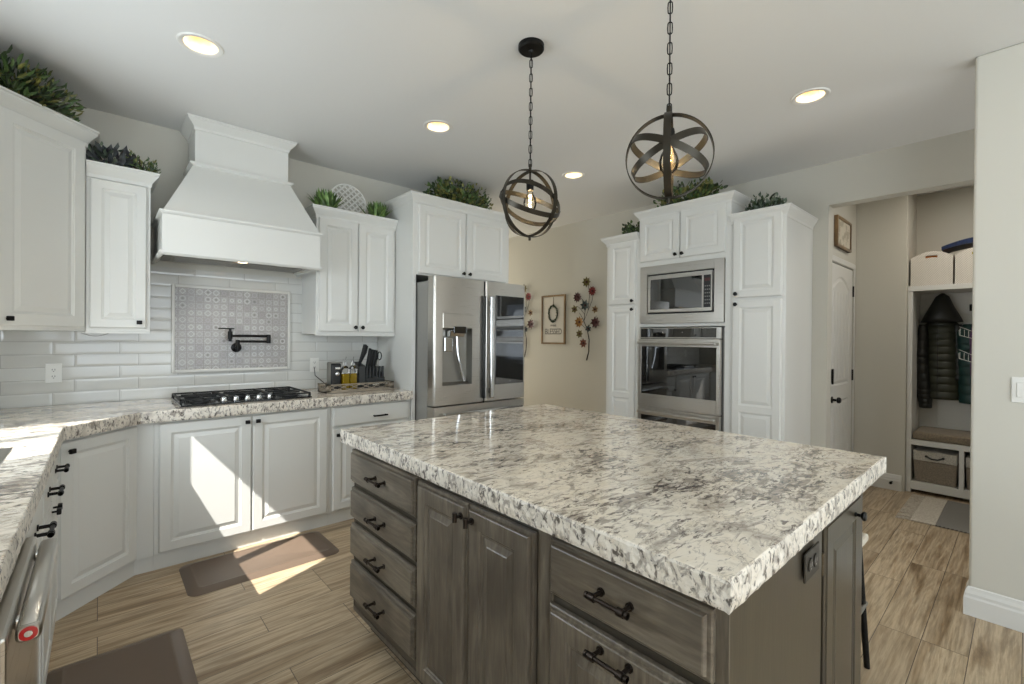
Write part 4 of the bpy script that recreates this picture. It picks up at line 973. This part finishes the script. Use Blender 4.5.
for b in ((4.402, 4.458, 0, 2.06), (5.272, 5.325, 0, 2.06), (4.458, 5.272, 2.014, 2.06)): tr_.box(b[0], b[1], 1.083, 1.0895, b[2], b[3])
struct('trim_2', tr_, M['trim'], bevel=.004)
MB
e = thing('framed_picture', 'small wood framed picture above the hall door', 'picture', (4.86, 1.089, 2.27))
f = MB()
for b in ((4.60, 4.622, 2.14, 2.40), (5.038, 5.06, 2.14, 2.40), (4.622, 5.038, 2.14, 2.162), (4.622, 5.038, 2.378, 2.40)): f.box(b[0], b[1], 1.060, 1.088, b[2], b[3])
f.build('frame', Mfr, e, world=True, bevel=.003); Mp = mat('print', (196, 188, 168), .7); t = NT(Mp); t.col(t.mix(t.rng(t.noise(t.coord(), 14, 3), .48, .56, 0, .5), (200, 193, 176), (128, 118, 96)))
MB().box(4.6225, 5.0375, 1.070, 1.087, 2.1625, 2.3775).build('print', Mp, e, world=True)
e = tag(MB().lathe([(.055, 0), (.06, -.012), (.05, -.03), (0, -.034)], (4.72, .93, CEIL), 24).build('smoke_detector', M['white'], smooth=True), 'small white smoke detector on the hall ceiling', 'smoke detector')
# mudroom bench unit
LX = 5.40; ly0, ly1 = -.35, .713
e = thing('hall_tree', 'white built-in mudroom bench unit with cubbies and top shelf', 'bench unit', (LX, .2, 0))
u = MB(); u.box(LX, 5.855, ly1 - .035, ly1, 0, 1.83).box(LX, 5.855, ly0, ly0 + .035, 0, 1.83)
u.box(LX - .004, 5.855, ly0, ly1, 1.79, 1.835).build('upright_frame', M['trim'], e, world=True, bevel=.002, weld=False)
MB().box(5.84, 5.855, ly0 + .035, ly1 - .035, .5, 1.79).build('back_panel', M['trim'], e, world=True)
rl = MB().box(5.822, 5.8395, ly0 + .035, ly1 - .035, 1.60, 1.70).box(5.822, 5.8395, ly0 + .036, ly1 - .036, .50, .56)
for y in (-.10, .12, .335, .55): rl.box(5.83, 5.8395, y - .004, y + .004, .56, 1.60)
rl.build('hook_rail', M['trim'], e, world=True, weld=False)
bn = MB(); bn.box(LX, 5.855, ly0 + .035, ly1 - .035, .425, .47).box(LX, 5.855, ly0 + .035, ly1 - .035, .03, .10)
for y in (.355, -.02): bn.box(LX + .001, 5.855, y - .016, y + .016, .10, .425)
bn.build('bench_box', M['trim'], e, world=True, weld=False, bevel=.0015)
for y in (.55, .335, .12): MB().box(5.80, 5.8215, y - .008, y + .008, 1.62, 1.68).tube([(5.80, y, 1.64), (5.77, y, 1.63), (5.755, y, 1.65), (5.755, y, 1.675)], .006, 8).build('coat_hook', M['black'], e, world=True, weld=False)
tag(MB().box(LX + .005, 5.83, -.30, .672, .4715, .545).build('bench_cushion', cloth('taupe fabric', (142, 128, 108)), bevel=.022, seg=4), 'taupe upholstered cushion on the mudroom bench', 'cushion')
def bin_(label, y0, y1):
    e = thing('fabric_bin', label, 'storage bin', (5.6, (y0 + y1) / 2, .101)); x0 = LX + .02
    MB().loft([[(x0 + .01, y0 + .008, .1015), (x0 + .01, y1 - .008, .1015), (5.80, y1 - .008, .1015), (5.80, y0 + .008, .1015)], [(x0, y0, .29), (x0, y1, .29), (5.82, y1, .29), (5.82, y0, .29)]]).build('lower_panel', cloth('taupe canvas', (150, 138, 122)), e, world=True, bevel=.008)
    MB().box(x0 - .002, 5.82, y0 - .001, y1 + .001, .2905, .375).build('upper_band', cloth('cream canvas', (206, 200, 188)), e, world=True, bevel=.006)
    yc = (y0 + y1) / 2; MB().tube([(x0 - .012, yc - .055, .335), (x0 - .02, yc - .02, .318), (x0 - .02, yc + .02, .318), (x0 - .012, yc + .055, .335)], .007, 8).lathe([(.010, -.016), (.010, 0)], (x0, yc - .055, .335), 10, 'x').lathe([(.010, -.016), (.010, 0)], (x0, yc + .055, .335), 10, 'x').build('handle', M['blackplastic'], e, world=True, weld=False, smooth=True)
bin_('taupe canvas storage bin with dark handle in the left bench cubby', .382, .665); bin_('taupe canvas storage bin half hidden in the right bench cubby', .0, .33)
def basket_mat():
    m = mat('white woven plastic', (214, 208, 198), .5); t = NT(m); sp = t.n('SeparateXYZ', {0: t.coord()})
    a = t.math('SINE', t.math('MULTIPLY', sp.outputs[1], 420.0)); b = t.math('SINE', t.math('MULTIPLY', sp.outputs[2], 420.0)); p_ = t.math('MULTIPLY', a, b)
    t.col(t.mix(t.rng(p_, .25, .5, 0, .75), (220, 214, 204), (150, 142, 130))); t.bump(p_, .3, .004); return m
Mb = basket_mat()
def basket(label, y0, y1, inner):
    e = thing('storage_basket', label, 'basket', (5.6, (y0 + y1) / 2, 1.836)); x0 = LX + .03; x1 = 5.80; w_ = MB(); zb, zt = 1.8365, 2.085
    # shell: outer and inner walls with arched rim, handle slot in the front
    N = 14; ym = (y0 + y1) / 2; arch = lambda s: .05 * math.sin(PI * s)
    def side(xa, xb, ya, yb2, top, th=(0, 0)):
        R0, R1 = [], []
        for i in range(N + 1):
            s = i / N; x = xa + (xb - xa) * s; y = ya + (yb2 - ya) * s; h_ = zt + (arch(s) if top else 0)
            R0.append((x, y, zb, h_)); R1.append((x + th[0], y + th[1], zb, h_))
        for i in range(N):
            a, b, c, d = R0[i], R0[i+1], R1[i], R1[i+1]
            slot = top and 5 <= i <= 8
            zz = [(0, h) for h in (0,)]
            segs = [(lambda q: q[2], lambda q: q[3])] if not slot else [(lambda q: q[2], lambda q: q[3] - .055), (lambda q: q[3] - .032, lambda q: q[3])]
            for lo, hi in segs:
                p = [(a[0], a[1], lo(a)), (b[0], b[1], lo(b)), (b[0], b[1], hi(b)), (a[0], a[1], hi(a)), (c[0], c[1], lo(c)), (d[0], d[1], lo(d)), (d[0], d[1], hi(d)), (c[0], c[1], hi(c))]
                v = [w_.v(q) for q in p]
                for f_ in ((0,1,2,3), (7,6,5,4), (0,4,5,1), (3,2,6,7), (0,3,7,4), (1,5,6,2)): w_._f([v[k] for k in f_])
    side(x0, x0, y0, y1, True, (.004, 0)); side(x1, x1, y0, y1, True, (-.004, 0)); side(x0 + .005, x1 - .005, y0, y0, False, (0, .004)); side(x0 + .005, x1 - .005, y1, y1, False, (0, -.004))
    w_.box(x0 + .005, x1 - .005, y0 + .005, y1 - .005, zb, zb + .004); w_.build('basket_shell', Mb, e, world=True, weld=False)
    c = tag(MB().box(x0 + .012, x1 - .02, y0 + .02, y1 - .02, zb + .006, zb + .262).build('folded_cloth', cloth(inner[0], inner[1]), bevel=.012, seg=3), inner[2], 'cloth'); return e
basket('white perforated basket on the left of the top shelf', .425, .700, ('orange cloth', (188, 116, 58), 'orange cloth inside the left basket on the top shelf'))
basket('white perforated basket on the right of the top shelf', .130, .412, ('yellow cloth', (170, 160, 60), 'yellow-green cloth inside the right basket on the top shelf'))
bb = MB(); 
N = 16; rows = []
for i in range(N + 1):
    s = i / N; y = .50 - .40 * s; z = 2.115 + .105 * math.sin(PI * (.15 + .55 * s)) ; wd_ = .026 + .03 * s
    rows.append([(5.45, y, z - wd_), (5.44, y, z), (5.45, y, z + .006), (5.72, y, z + .012), (5.73, y, z - wd_)])
bb.loft(rows); tag(bb.build('blue_bag', cloth('blue nylon', (32, 52, 96), (20, 34, 66), 60, .5), smooth=True), 'dark blue folded bag lying across the two shelf baskets', 'bag')
# jackets
def puffer(mb, path, wfun, dfun, rows, quilt, x0, n=26):
    """stack of bulging rings along path [(y,z)] ; front faces -x"""
    rings = []; m = rows * 8
    for i in range(m + 1):
        s = i / m; k = s * (len(path) - 1); j = min(int(k), len(path) - 2); u = k - j
        y = path[j][0] * (1 - u) + path[j+1][0] * u; z = path[j][1] * (1 - u) + path[j+1][1] * u
        q = abs(math.sin(PI * s * rows)) ** .5; w = wfun(s) * (1 + .0 * q); d = dfun(s) * (.88 + .12 * q)
        rings.append([(x0 - d * max(-.2, math.sin(a)) if True else 0, y + w * math.cos(a) * (.97 + .03 * q), z) for a in [2 * PI * t_ / n for t_ in range(n)]])
    mb.loft(rings)
def lerp(tab):
    def f(s):
        for (a, va), (b, vb) in zip(tab, tab[1:]):
            if a <= s <= b: u = (s - a) / (b - a); return va + (vb - va) * u
        return tab[-1][1]
    return f
Mjb = mat('black quilted nylon', (24, 25, 22), .42); Mjo = mat('olive black quilted nylon', (46, 48, 36), .4); Mjt = mat('dark teal quilted nylon', (26, 58, 56), .38)
e = thing('jacket', 'black and dark olive hooded puffer jacket hanging on the bench unit', 'jacket', (5.74, .53, 1.6))
b = MB(); puffer(b, [(.520, 1.56), (.515, 1.2), (.50, .82)], lerp([(0, .06), (.08, .115), (.3, .125), (1, .125)]), lerp([(0, .05), (.2, .10), (1, .105)]), 11, 1, 5.76); b.build('body', Mjo, e, world=True, smooth=True, ang=80)
b = MB(); puffer(b, [(.645, 1.50), (.650, 1.2), (.63, .90), (.62, .73)], lerp([(0, .03), (.1, .05), (.8, .055), (1, .045)]), lerp([(0, .05), (.3, .075), (1, .06)]), 12, 1, 5.72); b.build('sleeve', Mjb, e, world=True, smooth=True, ang=80)
b = MB(); puffer(b, [(.415, 1.50), (.40, 1.2), (.40, 1.0)], lerp([(0, .03), (.15, .045), (1, .045)]), lerp([(0, .04), (1, .06)]), 8, 1, 5.74); b.build('sleeve', Mjb, e, world=True, smooth=True, ang=80)
b = MB(); puffer(b, [(.515, 1.785), (.520, 1.66), (.52, 1.52)], lerp([(0, .012), (.10, .045), (.5, .085), (.8, .125), (1, .15)]), lerp([(0, .02), (.2, .07), (.8, .12), (1, .12)]), 1, 0, 5.74); b.build('hood', Mjb, e, world=True, smooth=True, ang=80)
MB().box(5.614, 5.618, .53, .534, .86, 1.5).build('zipper', M['black'], e, world=True)
e = thing('jacket', 'dark teal quilted jacket hanging right of the black hooded jacket', 'jacket', (5.76, .30, 1.5))
b = MB(); puffer(b, [(.345, 1.50), (.325, 1.2), (.305, .80)], lerp([(0, .03), (.12, .08), (1, .095)]), lerp([(0, .04), (.2, .09), (1, .09)]), 10, 1, 5.72); b.build('body', Mjt, e, world=True, smooth=True, ang=80)
e = thing('purple_garment', 'purple garment hanging beside a white rack at the right of the jackets', 'garment', (5.70, .28, 1.4))
b = MB(); puffer(b, [(.285, 1.53), (.275, 1.3), (.27, 1.05)], lerp([(0, .02), (.3, .05), (1, .05)]), lerp([(0, .03), (1, .05)]), 4, 1, 5.57); b.build('body', cloth('purple fleece', (92, 58, 104)), e, world=True, smooth=True, ang=80)
e = thing('wire_rack', 'small white wire rack hanging in front of the teal jacket', 'rack', (5.58, .33, 1.35))
for z in (1.40, 1.20):
    b = MB(); b.tube([(5.55, .39, z + .045), (5.50, .385, z), (5.50, .30, z - .03), (5.50, .25, z - .04)], .0018, 6)
    b.tube([(5.55, .39, z + .075), (5.50, .30, z + .03), (5.50, .25, z + .02)], .0018, 6)
    for k in range(5): b.tube([(5.50, .38 - k * .026, z + .0 - k * .008), (5.50, .38 - k * .026, z + .055 - k * .008)], .0014, 5)
    b.build('wire_basket', M['white'], e, world=True, weld=False)
MB().box(5.495, 5.505, .245, .285, 1.15, 1.40).build('hanging_card', M['white'], e, world=True)
# door stop
e = tag(MB().cyl((5.343, .80, .075), (5.29, .80, .075), .006, 8).lathe([(.012, -.065), (.012, -.050)], (5.343, .80, .075), 12, 'x').build('door_stop', M['black'], smooth=True, weld=False), 'small black door stop on the hall baseboard', 'door stop')

# ---------------------------------------------------------------- greenery on the cabinets
def plant(name, label, c, ext, n, leaf, mats, seed, style='bush', wide=.38, group=None):
    random.seed(seed); e = thing(name, label, 'plant', c)
    mb = MB(); st = MB()
    for k in range(n):
        a = random.uniform(0, 2 * PI); 
        if style == 'grass':
            r = random.random(); base = Vector((random.uniform(-.3, .3) * ext[0], random.uniform(-.3, .3) * ext[1], 0))
            d = Vector((math.cos(a) * ext[0] * r, math.sin(a) * ext[1] * r, ext[2] * (1.1 - .6 * r * r))); tip = base + d
            mid = base + d * .5 + Vector((0, 0, ext[2] * .06)); s_ = d.cross(Vector((0, 0, 1))); s_ = (s_.normalized() if s_.length > 1e-4 else Vector((1, 0, 0))) * leaf * .14
            v = [mb.v(base + s_ * .5), mb.v(base - s_ * .5), mb.v(mid - s_), mb.v(mid + s_), mb.v(tip)]; mi = random.randrange(len(mats))
            mb._f([v[0], v[1], v[2], v[3]], mi); mb._f([v[3], v[2], v[4]], mi)
        else:
            u = random.uniform(-1, 1); rr = math.sqrt(random.uniform(.12, 1)); th = random.uniform(0, PI)
            rag = random.uniform(.72, 1.12); p = rag * Vector((ext[0] * rr * math.cos(a), ext[1] * rr * math.sin(a), ext[2] * (.08 + .92 * random.random() * math.sqrt(max(0, 1 - rr * rr * .75)))))
            d = (p - Vector((0, 0, -ext[2] * .2))).normalized() + Vector((random.uniform(-.7, .7), random.uniform(-.7, .7), random.uniform(-.5, .6))); d.normalize()
            L = leaf * random.uniform(.7, 1.2); s_ = d.cross(Vector((random.uniform(-1, 1), random.uniform(-1, 1), 1))).normalized() * L * wide; nn = d.cross(s_).normalized() * L * .12
            a0 = p - d * L * .5; v = [mb.v(a0), mb.v(a0 + d * L * .35 + s_ * .5 + nn), mb.v(a0 + d * L * .75 + s_ * .38 + nn), mb.v(a0 + d * L), mb.v(a0 + d * L * .75 - s_ * .38 + nn), mb.v(a0 + d * L * .35 - s_ * .5 + nn), mb.v(a0 + d * L * .5)]
            mi = random.randrange(len(mats))
            for q in ((0, 1, 6), (1, 2, 6), (2, 3, 6), (3, 4, 6), (4, 5, 6), (5, 0, 6)): mb._f([v[i] for i in q], mi)
            if k % 9 == 0: st.tube([(p.x * .15, p.y * .15, .004), tuple(p * .6), tuple(p)], .0025, 5)
    if style == 'grass': st.lathe([(ext[0] * .25, .0), (ext[0] * .3, .02), (ext[0] * .2, .03)], (0, 0, 0.001), 12)
    for v in mb.bm.verts:
        if v.co.z < .003: v.co.z = .003
    mb.build('foliage', [M[m_] for m_ in mats], e, weld=False); st.build('stems', M['stem'], e, weld=False); return e
ZH, ZL = 2.4955, 2.3055
plant('artificial_greenery', 'large dark leafy greenery on top of the corner wall cabinet', (-.38, 3.46, 2.481), (.29, .26, .24), 1100, .058, ['leaf_dark', 'leaf_dark', 'leaf_mid', 'leaf_dark', 'leaf_olive'], 1, wide=.28)
plant('artificial_plant', 'plum and grey leaved plant on the small wall cabinet left of the hood', (.045, 3.66, 2.3055), (.14, .12, .19), 110, .085, ['leaf_plum', 'leaf_plum', 'leaf_dusty'], 2)
plant('artificial_plant', 'light green sprig beside the plum leaved plant, left of the hood', (.195, 3.62, 2.3055), (.085, .08, .15), 210, .03, ['leaf_olive', 'leaf_mid', 'leaf_dusty'], 3)
plant('artificial_grass', 'tuft of green grass left of the white lattice disc', (1.305, 3.62, 2.3055), (.15, .12, .16), 95, .10, ['leaf_bright', 'leaf_mid'], 4, 'grass')
plant('artificial_grass', 'tuft of green grass right of the white lattice disc', (1.725, 3.62, 2.3055), (.16, .12, .15), 100, .10, ['leaf_bright', 'leaf_mid'], 5, 'grass')
plant('artificial_greenery', 'bushy olive green foliage on top of the fridge cabinet', (2.42, 3.42, 2.481), (.34, .14, .29), 1300, .042, ['leaf_dark', 'leaf_mid', 'leaf_olive'], 6, wide=.6)
plant('artificial_greenery', 'small dark plant on the slim pantry cabinet left of the ovens', (3.83, 2.53, 2.3005), (.11, .13, .18), 330, .038, ['leaf_dark', 'leaf_mid'], 7, wide=.6)
plant('artificial_greenery', 'spreading green foliage on top of the tall oven cabinet behind the pendant', (3.85, 2.0, 2.4755), (.14, .32, .26), 950, .045, ['leaf_dark', 'leaf_mid', 'leaf_olive'], 8, wide=.6)
plant('artificial_greenery', 'small dusty green plant on the pantry cabinet right of the ovens', (3.83, 1.36, 2.3005), (.11, .14, .18), 360, .036, ['leaf_dusty', 'leaf_dark'], 9, wide=.65)
# lattice disc on the right hand wall cabinet
e = thing('lattice_disc', 'round white lattice ornament leaning on the wall between two grass tufts', 'ornament', (1.53, 3.74, 2.3055)); Rr = .146
Mx = Matrix.Translation((0, 0, Rr + .004)) @ Matrix.Rotation(math.radians(-12), 4, 'X')
b = MB(); b.tube([Mx @ Vector((Rr * math.cos(a), 0, Rr * math.sin(a))) for a in [2*PI*i/40 for i in range(40)]], .008, 8, closed=True); b.build('rim', M['white'], e, smooth=True)
b = MB()
for k in range(-4, 5):
    o_ = k * .036; h_ = math.sqrt(max(0, (Rr - .004) ** 2 - o_ ** 2))
    for ang in (45, -45):
        A = Matrix.Rotation(math.radians(ang), 4, 'Y'); b.box(-h_, h_, -.003, .003, o_ - .0065, o_ + .0065, Mx @ A)
b.build('lattice', M['white'], e, weld=False)

# ---------------------------------------------------------------- groups of repeats
GROUPS = {'ceiling_light': 'recessed ceiling lights', 'pendant_lamp': 'globe pendants over the island', 'oil_bottle': 'oil bottles on the tray',
          'storage_basket': 'white baskets on the top shelf', 'fabric_bin': 'canvas bins under the bench', 'metal_flower_decor': 'metal flowers beside the sign',
          'artificial_grass': 'grass tufts beside the lattice disc', 'floor_mat': 'brown floor mats', 'jacket': 'jackets on the bench unit',
          'folded_cloth': 'cloths in the shelf baskets', 'wall_cabinet': 'white wall cabinets', 'base_cabinet': 'white base cabinets', 'tall_cabinet': 'pantry cabinets beside the ovens'}
for o in bpy.data.objects:
    k = o.name.split('.')[0]
    if o.parent is None and k in GROUPS and 'label' in o: o['group'] = GROUPS[k]
